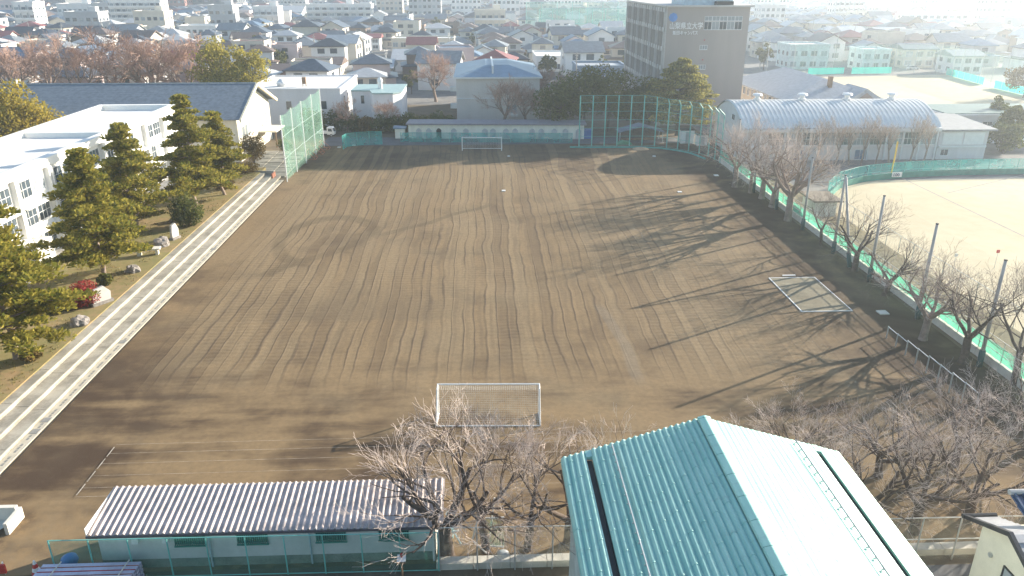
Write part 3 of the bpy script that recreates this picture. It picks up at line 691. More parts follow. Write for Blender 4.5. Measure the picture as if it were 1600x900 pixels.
MB().tube((25.15, 29.55, 6.75), (34, 29.55, 6.75), .14, n=8).build('ridge_tile', tile_p, ho)
hw = win(ho, '-x', (24.1, 25.2, 3.0), 2.1, 1.25, glassp, nv=2, fm=dark)
MB().tube((24.08, 28.3, 4.1), (24.0, 28.3, 4.1), .12, n=8).build('vent_cap', steel, ho)

# ------------------------------------------------------------------ fences
net_g = netmat('green_mesh', (.12, .42, .32), .24)
net_s = netmat('grey_wire_mesh', (.42, .42, .36), .22)
net_b = netmat('tall_green_net', (.26, .46, .36), .40, .4)
net_t = netmat('teal_low_net', (.08, .46, .42), .5, .35)
net_c = netmat('fine_backstop_mesh', (.20, .45, .43), .05)
sheet_g = netmat('green_windbreak_sheet', (.14, .50, .35), 1.0, .5)
sheet_t = netmat('turquoise_sheet', (.06, .62, .52), 1.0, .5)
def fence(label, pts, h, post_m, net_m, step=2.0, r=.035, z=0.0, rails=(1.0,), cat='fence', group=None, name='mesh_fence', z0=.08, lean=0.0):
    "posts, rails and one mesh panel for each bay along a polyline"
    L = [0]; pts = [Vector((p[0], p[1], 0)) for p in pts]
    for a, b in zip(pts, pts[1:]): L.append(L[-1] + (b - a).length)
    n = max(1, round(L[-1] / step))
    def at(s_):
        for i in range(len(pts) - 1):
            if s_ <= L[i + 1] + 1e-6: return pts[i].lerp(pts[i + 1], (s_ - L[i]) / (L[i + 1] - L[i]))
        return pts[-1]
    st = [at(L[-1] * i / n) for i in range(n + 1)]
    t = thing(name, label, cat, (st[0].x, st[0].y, z), group=group)
    for p in st: MB().tube((p.x, p.y, z), (p.x, p.y, z + h), r, n=6).build('post', post_m, t)
    for a, b in zip(st, st[1:]):
        MB().add([(a.x, a.y, z + z0), (b.x, b.y, z + z0), (b.x, b.y, z + h * .985), (a.x, a.y, z + h * .985)], [(0, 1, 2, 3)]).build('mesh_panel', net_m, t)
        for f in rails: MB().tube((a.x, a.y, z + h * f), (b.x, b.y, z + h * f), r * .75, n=5, cap=False).build('rail', post_m, t)
    return t
FY = 33.0
f0, f1 = P(105, 884), P(700, 892)
fence('green mesh fence in front of the long storage shed', [(-22.75, FY + .1), (-2.55, FY - .1)], 2.55, teal_l, net_g, 2.02, .04, rails=(1.0, .02))
fence('grey wire fence between storage shed and green-roofed hall', [(-2.5, FY - .1), (-.5, FY - .15), (9.6, FY - .3)], 2.85, steel, net_s, 2.02, .04, rails=(1.0,))
fence('grey wire fence between green-roofed hall and tiled house', [(13, FY - .3), (36, FY - .5)], 2.85, steel, net_s, 2.05, .045, rails=(1.0, .5))
kb = thing('boundary_kerb', 'low pale concrete kerb under the grey wire fences', 'kerb', (12, FY, 0))
x_ = -2.7
while x_ < 36: MB().box(x_, x_ + 1.97, FY - .06, FY + .5, 0, .42).build('kerb_block', concp, kb); x_ += 2.0

# ------------------------------------------------------------------ football goals
def goal(label, cx, cy, rz, s, pole=.06, netr=.0055, cell=.15):
    "s: +1 net towards -y (near goal), -1 net towards +y"
    g_ = thing('football_goal', label, 'goal', (cx, cy, .06), rz, 'pair of football goals')
    W, Hh, dt, db = 3.66, 2.44, .75, 1.75
    def part(name, segs, r, mat, n=8):
        mb = MB()
        for a, b in segs: mb.tube(a, b, r, n=n)
        return obj(name, mb.mesh(name, mat), g_, (0, 0, 0))
    Y = lambda d: -s * d
    part('crossbar', [((-W - .06, 0, Hh), (W + .06, 0, Hh))], pole, white)
    for q in (-1, 1):
        part('post', [((q * W, 0, 0), (q * W, 0, Hh))], pole, white)
        part('side_frame', [((q * W, 0, Hh), (q * W, Y(dt), Hh)), ((q * W, Y(dt), Hh), (q * (W + .04), Y(db), .05)), ((q * W, 0, .05), (q * (W + .04), Y(db), .05))], pole * .8, white)
    part('ground_bar', [((-W, Y(db), .05), (W, Y(db), .05))], pole * .8, white)
    nt_ = MB()
    path = [(Y(0), Hh), (Y(dt), Hh - .02), (Y(db), .08)]
    n = int(2 * W / cell)
    for i in range(n + 1):
        x = -W + 2 * W * i / n
        for (ya, za), (yb, zb) in zip(path, path[1:]):
            sag = .06 * math.sin(math.pi * i / n)
            nt_.tube((x, ya, za - sag), (x, yb, zb - sag * (zb > 1)), netr, n=3, cap=False)
    for j in range(1, 26):
        t = j / 26 * 3.2
        if t < dt: yy, zz = Y(t), Hh - .02
        else: f = (t - dt) / (3.2 - dt); yy, zz = Y(dt + (db - dt) * f), Hh - (Hh - .08) * f
        for i in range(8):
            xa, xb = -W + 2 * W * i / 8, -W + 2 * W * (i + 1) / 8
            nt_.tube((xa, yy, zz - .05 * math.sin(math.pi * i / 8)), (xb, yy, zz - .05 * math.sin(math.pi * (i + 1) / 8)), netr, n=3, cap=False)
    for q in (-1, 1):
        for j in range(12):
            d_ = db * j / 12; top = Hh if d_ < dt else Hh - (Hh - .08) * (d_ - dt) / (db - dt)
            nt_.tube((q * W, Y(d_), .05), (q * W, Y(d_), top), netr, n=3, cap=False)
        for j in range(1, 16):
            z = Hh * j / 16; dm = dt + (db - dt) * (1 - z / Hh); nt_.tube((q * W, 0, z), (q * W, Y(dm), z), netr, n=3, cap=False)
    o = obj('net', nt_.mesh('net', M('net_cord', (.62, .62, .58), .8)), g_, (0, 0, 0)); o['kind'] = 'stuff'
    return g_
gl, grr = P(684.5, 600.5, 2.5), P(842, 600, 2.5)
goal('white football goal near the camera seen from behind through bare twigs', (gl.x + grr.x) / 2, (gl.y + grr.y) / 2, math.atan2(grr.y - gl.y, grr.x - gl.x), 1)
gl, grr = P(722, 236), P(784, 236)
goal('white football goal at the far end in front of the clubhouse', (gl.x + grr.x) / 2, (gl.y + grr.y) / 2, math.atan2(grr.y - gl.y, grr.x - gl.x), -1, .07, .008, .3)

# ------------------------------------------------------------------ painted lines, pit, bars, bases
def strip(mb, a, b, w_, z):
    a, b = Vector(a), Vector(b); d = (b - a); nrm = Vector((-d.y, d.x, 0)).normalized() * (w_ / 2)
    n = max(1, int(d.length / 2.0))
    for i in range(n):
        p, q = a.lerp(b, i / n), a.lerp(b, (i + 1) / n); mb.box(0, 0, 0, 0, 0, 0) if False else mb.add([(p - nrm)[:2] + (z,), (q - nrm)[:2] + (z,), (q + nrm)[:2] + (z,), (p + nrm)[:2] + (z,)], [(0, 1, 2, 3)])
ll = thing('lane_lines', 'thin white running lane lines laid across the near end of field', 'lane lines', (-10, 43, .1))
a0, a1 = P(180, 700), P(118, 779)
for i, py in enumerate((694, 708, 724, 743, 762, 779)):
    t = (py - 697) / 82; xs_ = 180 - 62 * t
    p = P(xs_, py + 3 if i < 5 else 779); e = P(1200, py - 22 + i)
    mb = MB(); strip(mb, (p.x, p.y, 0), (e.x, p.y + .25, 0), .016, .125); mb.build('lane_line', linew, ll)
for i in range(4):
    p, q = a0.lerp(a1, i / 4 + .01), a0.lerp(a1, (i + 1) / 4 - .03); mb = MB(); strip(mb, p, q, .06, .126); mb.build('start_line', linew, ll)
pit = thing('sand_pit', 'rectangular jumping sand pit with white board edging', 'sand pit', (33, 70.5, .06))
px0, px1, py0, py1 = 30.6, 35.4, 66.2, 75.0
MB().add([(px0, py0, .12), (px1, py0, .12), (px1, py1, .12), (px0, py1, .12)], [(0, 1, 2, 3)]).build('sand', ground_mat('damp_sand', (.27, .24, .17), (.22, .19, .13), (.17, .15, .11), .3, 1.5), pit)
for a in ((px0 - .1, px0, py0, py1), (px1, px1 + .1, py0, py1), (px0 - .1, px1 + .1, py0 - .1, py0 - .001), (px0 - .1, px1 + .1, py1 + .001, py1 + .1)):
    MB().box(*a, .0, .14).build('edge_board', white, pit)
tb = P(1234, 432); tag(MB().box(tb.x - .8, tb.x + .6, tb.y - .08, tb.y + .12, .05, .16).build('takeoff_board', white), 'white take-off board just beyond the sand pit', 'board')
bars = thing('horizontal_bars', 'row of steel horizontal bars stepping up in height by right fence', 'exercise bars', (35.9, 56, .06))
by = [60.2 - i * 1.62 for i in range(9)]
hs = [1.15, 1.2, 1.35, 1.4, 1.55, 1.6, 1.75, 1.8, 1.85]
for i, y in enumerate(by): MB().tube((35.8, y, 0), (35.8, y, hs[i] + .05), .055, n=8).build('post', steel, bars)
for i in range(8): MB().tube((35.8, by[i], min(hs[i], hs[i + 1])), (35.8, by[i + 1], min(hs[i], hs[i + 1])), .035, n=6).build('bar', frame_w, bars)
def slab(px, py, s_, label, mat=white, name='base_plate'):
    p = P(px, py); tag(MB().box(p.x - s_ / 2, p.x + s_ / 2, p.y - s_ / 2, p.y + s_ / 2, .04, .17).build(name, mat), label, 'base')
slab(787, 299, .55, 'white base plate alone in mid-field beyond the tyre loop'); slab(795, 245, .45, 'white base plate just right of the far goal')
slab(1022, 245, .5, 'white base plate in shade before the backstop'); slab(1062, 301, .6, 'white base plate in sunlight left of the cherry row')
slab(1119, 275, .7, 'white base plate in shade nearest the first cherry tree'); slab(1379, 490, .9, 'square pale cover plate between sand pit and fence', concp, 'cover_plate')
slab(530, 231, .6, 'small white marker left of low teal net', white, 'marker'); slab(553, 228, .6, 'small white marker behind low teal net', white, 'marker')

# ------------------------------------------------------------------ tall net on the left, low nets, racks, truck
tn = thing('tall_ball_net', 'tall green ball net on pale poles beside the far end of steps', 'net', (-30.3, 120, 0))
posts = [(-30.4, 119.8, 10.4), (-30.3, 126.5, 10.5), (-30.1, 133.0, 10.6), (-29.8, 140, 10.8), (-29.5, 146.5, 10.9)]
for x_, y_, h_ in posts: MB().tube((x_, y_, 0), (x_, y_, h_), .10, n=8).build('pole', frame_w, tn)
MB().tube((-30.4, 119.8, 6.2), (-30.5, 124.5, 0), .06).build('stay', frame_w, tn)
for (xa, ya, ha), (xb, yb, hb) in zip(posts, posts[1:]):
    vs = []; fs = []
    for j in range(7):
        for i in range(7):
            u, v = i / 6, j / 6; top = ha + (hb - ha) * u - 1.0 * math.sin(math.pi * u) * .35
            vs.append((xa + (xb - xa) * u + .25 * math.sin(math.pi * u) * math.sin(math.pi * v), ya + (yb - ya) * u, .25 + (top - .25) * v))
    for j in range(6):
        for i in range(6): a_ = j * 7 + i; fs.append((a_, a_ + 1, a_ + 8, a_ + 7))
    MB().add(vs, fs).build('net_panel', net_b, tn, True)
    for zz in (3.6, 7.0): MB().tube((xa, ya, zz), (xb, yb, zz + .1), .035, n=5).build('rail', frame_w, tn)
p = [P(537, 233), P(560, 231), P(583, 229)]
fence('low curved teal net screen near the white truck', [(-25.6, 144.2), (-25.2, 147.0), (-22, 148.6), (-18.8, 148.8)], 2.6, teal, net_t, 2.2, .04, rails=(1, .05), name='low_net')
fence('low teal net fence in front of the clubhouse', [(-15.5, 151.2), (-5, 150.4), (10, 149.6), (18, 149.0)], 1.9, teal, net_t, 2.4, .035, rails=(1, .03), name='low_net')
for i, (px, py) in enumerate(((489, 248), (500, 240), (509, 233))):
    p = P(px, py)
    rk = thing('frame_rack', ('rusty tube rack nearest the end of tall net', 'rusty tube rack in the middle of three by tall net', 'rusty tube rack farthest back beside tall net')[i], 'rack', (p.x, p.y, .05), 0, 'tube racks by the tall net')
    mb = MB()
    for a_, b_ in (((-.9, -1.1, 0), (-.9, -1.1, 1.5)), ((-.9, 1.1, 0), (-.9, 1.1, 1.5)), ((-.9, -1.1, 1.5), (-.9, 1.1, 1.5)), ((-.9, -1.1, .7), (-.9, 1.1, .7))): mb.tube(a_, b_, .05)
    obj('upright_frame', mb.mesh('upright_frame', rust), rk, (0, 0, 0))
    mb = MB()
    for a_, b_ in (((-.9, -1.1, .05), (.7, -1.1, .05)), ((-.9, 1.1, .05), (.7, 1.1, .05)), ((.7, -1.1, .05), (.7, 1.1, .05)), ((-.9, -1.1, 1.5), (.7, -1.1, .05)), ((-.9, 1.1, 1.5), (.7, 1.1, .05))): mb.tube(a_, b_, .05)
    obj('base_frame', mb.mesh('base_frame', rust), rk, (0, 0, 0))
p = P(514, 213)
tk = thing('white_truck', 'small white flatbed truck parked behind the tall net', 'truck', (p.x, p.y, .02), R(-8))
def part(t, name, mb, mat, par=None, smooth=False): return obj(name, mb.mesh(name, mat, smooth), par or t, (0, 0, 0))
cabp = [(-.1, .45), (1.25, .45), (1.32, .95), (1.05, 1.75), (.85, 1.9), (-.05, 1.9), (-.1, 1.8)]
part(tk, 'cab', MB().prism(cabp, 'y', -.72, .72), white)
part(tk, 'windscreen', MB().add([(1.325, -.62, 1.02), (1.325, .62, 1.02), (1.09, .58, 1.7), (1.09, -.58, 1.7)], [(0, 1, 2, 3)]), glass)
dr_ = part(tk, 'door', MB().box(.1, 1.0, -.745, -.722, .55, 1.75), white); part(tk, 'window', MB().prism([(.15, 1.1), (1.0, 1.1), (.86, 1.65), (.15, 1.65)], 'y', -.757, -.747), glass, dr_)
part(tk, 'bed', MB().box(-2.1, -.15, -.72, .72, .6, .68).box(-2.1, -.15, -.75, -.7, .68, 1.0).box(-2.1, -.15, .7, .75, .68, 1.0).box(-2.14, -2.08, -.75, .75, .6, 1.0), white)
part(tk, 'chassis', MB().box(-2.0, 1.2, -.45, .45, .35, .6), dark)
for wx in (.75, -1.5):
    for wy in (-.66, .66):
        t_ = part(tk, 'wheel', MB().tube((wx, wy - .09, .29), (wx, wy + .09, .29), .29, n=14), rubber); part(tk, 'rim', MB().tube((wx, wy - .10, .29), (wx, wy + .10, .29), .16, n=10), steel, t_)
for wy in (-.5, .5): part(tk, 'headlight', MB().box(1.29, 1.34, wy - .15, wy + .15, .72, .9), glassp)

# ------------------------------------------------------------------ backstop cage
bk = thing('backstop', 'tall sea-green baseball backstop cage with inward-bent posts', 'backstop', (30, 143, 0))
bp = [(18.9 + i * 2.42, 145.6) for i in range(6)] + [(33.3, 145.0), (35.3, 143.6), (37.0, 141.9), (38.6, 140.1), (40.0, 138.0), (41.0, 135.6), (41.5, 133.2), (41.7, 130.6)]
cx, cy = 27, 130
tops = []
for i, (x_, y_) in enumerate(bp):
    d = Vector((cx - x_, cy - y_, 0)).normalized(); k2 = 0.0 if i < 6 else min(1, (i - 5) / 2)
    a, b_, c_ = Vector((x_, y_, 0)), Vector((x_, y_, 8.2)), Vector((x_, y_, 9.5)) + d * (1.0 * k2) - Vector((0, 0, .3 * k2))
    MB().tube(a, b_, .11, n=8).tube(b_, c_, .10, n=8).build('post', teal_l, bk); tops.append((a, b_, c_))
for (a, b_, c_), (a2_, b2, c2) in zip(tops, tops[1:]):
    for zz in (.15, 1.9, 3.5, 5.0, 6.6, 8.2): MB().tube((a.x, a.y, zz), (a2_.x, a2_.y, zz), .028, n=5).build('rail', teal_l, bk)
    MB().tube(c_, c2, .03, n=5).build('top_rail', teal_l, bk)
    MB().add([a, a2_, b2, b_, c2, c_], [(0, 1, 2, 3), (3, 2, 4, 5)]).build('mesh_panel', net_c, bk)
bkk = thing('backstop_kerb', 'low teal kerb board along the foot of the backstop', 'kerb', (30, 142, 0))
kp = [(17, 144.2), (20, 143.9), (30, 143.7), (33.5, 142.8), (36.5, 140.4), (38.4, 138.0), (39.8, 133)]
for (xa, ya), (xb, yb) in zip(kp, kp[1:]):
    L = math.hypot(xb - xa, yb - ya); MB().box(xa, xa + L - .03, ya - .1, ya + .1, 0, .32, rot=math.atan2(yb - ya, xb - xa), c=(xa, ya)).build('kerb_board', teal, bkk)
# sheds and dugout inside the cage
dg = thing('dugout_tent', 'dark pitched shelter behind the backstop posts', 'shelter', (31, 150.5, 0))
MB().prism([(27, 2.1), (31.5, 3.3), (36, 2.1), (36, 1.95), (31.5, 3.1), (27, 1.95)], 'y', 148.6, 152.4).build('roof', M('blue_grey_canvas', (.20, .23, .28), .8), dg)
for x_ in (27.3, 35.7):
    for y_ in (148.9, 152.1): MB().tube((x_, y_, 0), (x_, y_, 2.0), .07).build('post', steel, dg)
MB().box(28, 35, 151, 151.4, 0, .45).build('bench', wood, dg)
tag(MB().prism([(26.5, 0), (29.5, 0), (29, .5), (27.6, .75), (26.9, .45)], 'y', 146.6, 148.0).build('green_tarp', M('green_tarp', (.06, .28, .16), .6)), 'heap under a green tarp behind the backstop', 'tarp')
mp = P(1018, 232)
tag(lathe([(1.6, 0), (1.3, .12), (.6, .2), (.1, .22)], (30.2, 142.6, .04), 14).build('clay_mound', M('pale_clay', (.42, .30, .19), .95)), 'pale clay mound at the foot of the backstop', 'mound')
for i, (px, py, w_, h_, lab) in enumerate(((1070, 222, 2.6, 2.6, 'small dark-roofed white shed behind backstop, left of its pair'), (1086, 228, 2.0, 2.0, 'small white steel locker behind backstop, right of its pair'))):
    q = P(px, py); q.y = 147.2 - i * 1.8; q.x = (40.2, 42.6)[i]
    s_ = thing('small_shed', lab, 'shed', (q.x, q.y, 0)); MB().box(q.x - w_ / 2, q.x + w_ / 2, q.y, q.y + 1.6, 0, h_).build('wall', white, s_); MB().box(q.x - w_ / 2 - .15, q.x + w_ / 2 + .15, q.y - .2, q.y + 1.8, h_, h_ + .14).build('roof', dark, s_)
    MB().box(q.x - .4, q.x + .4, q.y - .04, q.y - .001, .1, h_ - .3).build('door', steel, s_)
tag(MB().box(20.6, 22.4, 152.8, 154.6, 0, 1.7).box(20.5, 22.5, 152.7, 154.7, 1.7, 1.78).build('blue_bin', M('blue_plastic', (.05, .14, .40), .5)), 'blue storage bin at right end of clubhouse', 'bin')

# ------------------------------------------------------------------ right boundary: wall, windbreak, poles
RX = 41.75
rw = thing('boundary_wall', 'low pale concrete boundary wall along right side of the field', 'wall', (RX, 80, 0))
y_ = 32.8
while y_ < 131: MB().box(RX, RX + .28, y_, y_ + 2.97, 0, .72).build('wall_block', concp, rw); y_ += 3.0
wb = thing('windbreak_fence', 'green windbreak sheet fence standing on the right boundary wall', 'fence', (RX, 80, .7))
y_ = 32.8; i = 0
while y_ < 131:
    MB().tube((RX + .14, y_, .7), (RX + .14, y_, 2.5), .035).build('post', steel, wb)
    vs = []; fs = []
    for j in range(3):
        for q in range(9): vs.append((RX + .20 + .04 * math.sin(q * 2.1 + i + j), y_ + 3 * q / 8, .78 + .62 * j - .05 * math.sin(math.pi * q / 8) * (j == 2)))
    for j in range(2):
        for q in range(8): a_ = j * 9 + q; fs.append((a_, a_ + 1, a_ + 10, a_ + 9))
    MB().add(vs, fs).build('sheet', sheet_g, wb, True)
    MB().add([(RX + .1, y_, 1.5), (RX + .1, y_ + 3, 1.5), (RX + .1, y_ + 3, 2.48), (RX + .1, y_, 2.48)], [(0, 1, 2, 3)]).build('mesh_panel', net_s, wb)
    MB().tube((RX + .14, y_, 2.5), (RX + .14, y_ + 3, 2.5), .028, n=5, cap=False).build('rail', steel, wb)
    y_ += 3.0; i += 1
polem = M('concrete_pole', (.40, .38, .36), .85, var=.12)
pad = M('dark_green_pad', (.03, .09, .09), .7)
names = {45: 'right-hand net pole nearest the camera among the twigs', 54.6: 'right-hand net pole second from camera beside horizontal bars', 64.2: 'right-hand net pole beyond bars, third from the camera', 73.8: 'net pole close behind the spreading cherry beside sand pit', 82.6: 'net pole of the leaning pair nearest the brown hut',
         91.7: 'net pole with padded foot standing left of brown hut', 101: 'net pole half hidden by cherries beyond brown hut', 110.3: 'net pole rising behind the far cherries', 119.6: 'farthest net pole near the backstop'}
for y_, lab in names.items():
    t = thing('net_pole', lab, 'pole', (40.75, y_, 0), group='poles along the right fence')
    hh = 9.3
    MB().tube((40.75, y_, 0), (40.75, y_, hh), .17, .12, n=10).build('shaft', polem, t, True)
    MB().tube((40.75, y_, .05), (40.75, y_, 1.55), .24, n=10).build('pad', pad, t, True)
    MB().tube((40.75, y_, hh), (40.75, y_, hh + .08), .14, n=8).build('cap', dark, t)
    if y_ == 82.6:
        MB().tube((40.6, 78.0, 0), (40.75, 82.4, 9.1), .16, .12, n=10).build('strut', polem, t, True); MB().tube((40.6, 78, .05), (40.63, 78.75, 1.5), .24, n=10).build('pad', pad, t, True)
yl = sorted(names)
hn = thing('high_ball_net', 'faint high ball net strung between the right-hand poles', 'net', (40.9, 82, 0))
hnm = netmat('faint_net', (.30, .34, .32), .045)
for a_, b_ in zip(yl, yl[1:]):
    MB().add([(40.95, a_, 2.0), (40.95, b_, 2.0), (40.95, b_, 9.0), (40.95, a_, 9.0)], [(0, 1, 2, 3)]).build('net_panel', hnm, hn)
    for zz in (2.0, 2.6): MB().tube((40.95, a_, zz), (40.95, b_, zz), .03, n=4, cap=False).build('cable', steel, hn)
fence('grey wire fence with posts along the pale sand field edge', [(48.3, 44), (48.3, 100)], 2.2, steel, net_s, 3.0, .04)
p = [P(1290, 283), P(1310, 277), P(1340, 272), P(1400, 268), P(1480, 267), P(1640, 268)]
of = fence('curved green outfield fence with pale rail around the sand field', [(50.5, 107), (54.5, 112.5), (60, 116.5), (68, 119.0), (78, 120.3), (100, 120.8), (125, 120)], 2.5, teal_l, net_t, 2.5, .04, rails=(1.0, .5, .03))
op = thing('outfield_padding', 'dark green padding along the foot of curved outfield fence', 'padding', (80, 119, 0))
pts = [(50.7, 106.8), (54.7, 112.3), (60.1, 116.2), (68, 118.7), (78, 120.0), (89, 120.2), (100, 120.5), (112, 120.1), (125, 119.7)]
for (xa, ya), (xb, yb) in zip(pts, pts[1:]):
    L = math.hypot(xb - xa, yb - ya); MB().box(xa, xa + L - .02, ya - .12, ya + .05, 0, .95, rot=math.atan2(yb - ya, xb - xa), c=(xa, ya)).build('pad', M('outfield_pad_green', (.05, .25, .20), .7), op)
fp = thing('foul_pole', 'yellow foul pole standing at the curved outfield fence', 'pole', (65.6, 118.1, 0))
MB().tube((65.6, 118.0, 0), (65.6, 118.0, 6.0), .09).build('shaft', yellow, fp); MB().box(65.62, 65.8, 117.98, 118.02, 2.6, 5.9).build('wing', netmat('yellow_mesh', (.6, .42, .06), .6), fp)
ps = thing('distance_sign', 'small white distance plate reading 100 below the foul pole', 'sign', (66.2, 117.6, 0))
MB().box(65.55, 67.15, 117.62, 117.70, .35, 1.15).build('plate', white, ps)
text('100', .72, (65.65, 117.60, .48), ps, 'lettering', M('sign_navy', (.05, .07, .15), .5))
fl = thing('foul_lines', 'faint grey lines drawn across the pale sand field', 'field lines', (80, 90, 0))
for a_, b_ in ((P(1400, 274), P(1605, 372)), (P(1480, 302), P(1605, 272))):
    mb = MB(); strip(mb, a_, b_, .22, .03); mb.build('line', M('grey_line', (.33, .30, .28), .95), fl)
ht = thing('brown_hut', 'small hut with brown flat roof at left edge of sand field', 'hut', (46, 99, 0))
MB().box(44.6, 47.6, 97.6, 101.6, 0, 2.1).build('wall', grime, ht); MB().box(44.2, 48.2, 97.0, 102.2, 2.1, 2.32).build('roof', M('brown_felt', (.20, .17, .13), .9), ht); MB().box(45.2, 46.1, 97.55, 97.599, .1, 1.9).build('door', steel, ht)
for i, (px, py, c_) in enumerate(((1553, 398, red), (1488, 404, white))):
    q = P(px, py + 22); s_ = thing('marker_flag', ('small red flag on thin post at sand field edge', 'small white plate on thin post at sand field edge')[i], 'marker', (q.x, q.y, 0))
    MB().tube((q.x, q.y, 0), (q.x, q.y, 2.1), .025, n=5).build('post', steel, s_); MB().box(q.x - .18, q.x + .18, q.y - .02, q.y + .02, 1.85, 2.2).build('plate', c_, s_)

# ------------------------------------------------------------------ things near the lower left corner
cw = thing('ramp_wall', 'low concrete ramp wall and slab at the left edge', 'wall', (-33, 39, 0))
e = P(33, 812)
MB().box(e.x - 12, e.x - .1, e.y - .1, e.y + .18, 0, .95).build('wall', concp, cw)
MB().box(e.x - .09, e.x + .12, e.y - 1.4, e.y + .18, 0, .80).build('end_wall', concp, cw)
MB().add([(e.x - 12, e.y - 5.5, .09), (e.x - 2.6, e.y - 4.0, .09), (e.x - .1, e.y - .12, .09), (e.x - 12, e.y - .12, .09)], [(0, 1, 2, 3)]).build('slab', concp, cw)
q0, q1 = P(62, 888, 1.3), P(205, 884, 1.3)
stk = thing('steel_board_stack', 'stack of pale steel scaffold boards with red edges below green fence', 'boards', (q0.x + 2, q0.y, 0))
lav = M('lavender_steel', (.60, .59, .70), .5, .3, var=.15)
for j in range(9):
    yy = q0.y + .32 - j * .31; xx = q0.x - j * .04
    bd = MB().box(xx, xx + 5.05, yy - .26, yy, 1.22, 1.27).box(xx, xx + 5.05, yy - .27, yy - .25, 1.18, 1.31).build('board', lav, stk)
    MB().box(xx + .02, xx + 5.0, yy - .285, yy - .271, 1.19, 1.30).build('red_edge', red if j % 2 else rust, bd)
    for z in (.95, .65, .35): MB().box(xx, xx + 5.05, yy - .26, yy, z, z + .2).build('board', lav, stk)
for u in (.9, 4.4): MB().tube((q0.x + u, q0.y + .4, 1.34), (q0.x + u - .25, q0.y - 2.6, 1.34), .035).build('strap', concp, stk)
q = P(4, 893, .3)
cn = thing('red_barrier', 'red barrier board at the lower left corner', 'barrier', (q.x, q.y, 0)); MB().box(q.x - 1.2, q.x + .2, q.y - .06, q.y + .06, .2, .75).build('board', red, cn)
for u in (-1.0, .05): MB().tube((q.x + u, q.y + .1, 0), (q.x + u, q.y + .1, .85), .04).build('post', white, cn)
q = P(56, 888, .4); cv = thing('striped_cone', 'red and white striped cone beside the board stack', 'cone', (q.x, q.y, 0))
for i in range(4): lathe([(.26 - i * .055, 0), (.205 - i * .055, .22)], (q.x, q.y, .04 + i * .22)).build('band', red if i % 2 == 0 else white, cv)
MB().box(q.x - .3, q.x + .3, q.y - .3, q.y + .3, 0, .04).build('base', rubber, cv)
q = P(108, 873, .4); tag(lathe([(.35, 0), (.45, .25), (.4, .5), (.2, .62)], (q.x, q.y, .0)).build('blue_sack', M('blue_plastic', (.05, .14, .40)), None, True), 'bright blue bundle at left end of green fence', 'bundle')
q = P(631, 893, 0); q.y = 32.3; q.x = P(631, 893).x
sp = thing('sloped_notice_box', 'small white sloped box on brown post before the shed wall', 'sign', (q.x, q.y, 0))
MB().tube((q.x, q.y, 0), (q.x, q.y, 1.25), .06).build('post', wood, sp); MB().prism([(q.y - .18, 1.25), (q.y + .2, 1.25), (q.y + .2, 1.52), (q.y - .18, 1.38)], 'x', q.x - .22, q.x + .22).build('box', white, sp)
MB().box(q.x - .23, q.x + .23, q.y - .2, q.y - .181, 1.22, 1.36).build('brown_trim', wood, sp); MB().tube((q.x, q.y + .1, 1.46), (q.x, q.y + .1, 1.66), .08).build('red_knob', red, sp)
# tangle of old frames between shed and trees
of_ = thing('old_steel_frames', 'leaning pale blue and white steel frames beside storage shed', 'frames', (-1.6, 34.5, 0))
pb = M('pale_blue_paint', (.38, .56, .60), .6)
for a_, b_ in (((-2.3, 34.6, 0), (-2.1, 34.9, 2.3)), ((-1.9, 35.4, 0), (-1.7, 35.6, 2.4)), ((-2.2, 34.8, 2.2), (-1.7, 35.6, 2.3)), ((-2.3, 34.6, 1.1), (-1.5, 34.9, 1.0)), ((-1.4, 34.5, .4), (-2.2, 35.2, 1.5))): MB().tube(a_, b_, .05).build('bar', pb, of_)
for a_, b_ in (((-.75, 34.2, .9), (-.35, 34.4, 2.5)), ((.2, 34.4, .9), (.5, 35.0, 3.1)), ((-.1, 34.4, .3), (-.1, 34.4, 2.3)), ((-.7, 34.2, .8), (.05, 33.9, .2)), ((-.1, 34.4, .3), (1.0, 34.3, .3)), ((-.1, 34.4, 2.2), (1.0, 34.3, 2.3))): MB().tube(a_, b_, .045).build('bar', white, of_)
MB().add([(-.1, 34.45, .3), (1.0, 34.35, .3), (1.0, 34.35, 2.25), (-.1, 34.45, 2.2)], [(0, 1, 2, 3)]).build('mesh', net_g, of_)
q = P(787, 889, .3); tag(lathe([(.28, 0), (.36, .12), (.36, .2), (.25, .3), (.1, .33)], (q.x, 33.85, .0)).build('old_basin', steel, None, True), 'dull metal basin lying behind the grey wire fence', 'basin')

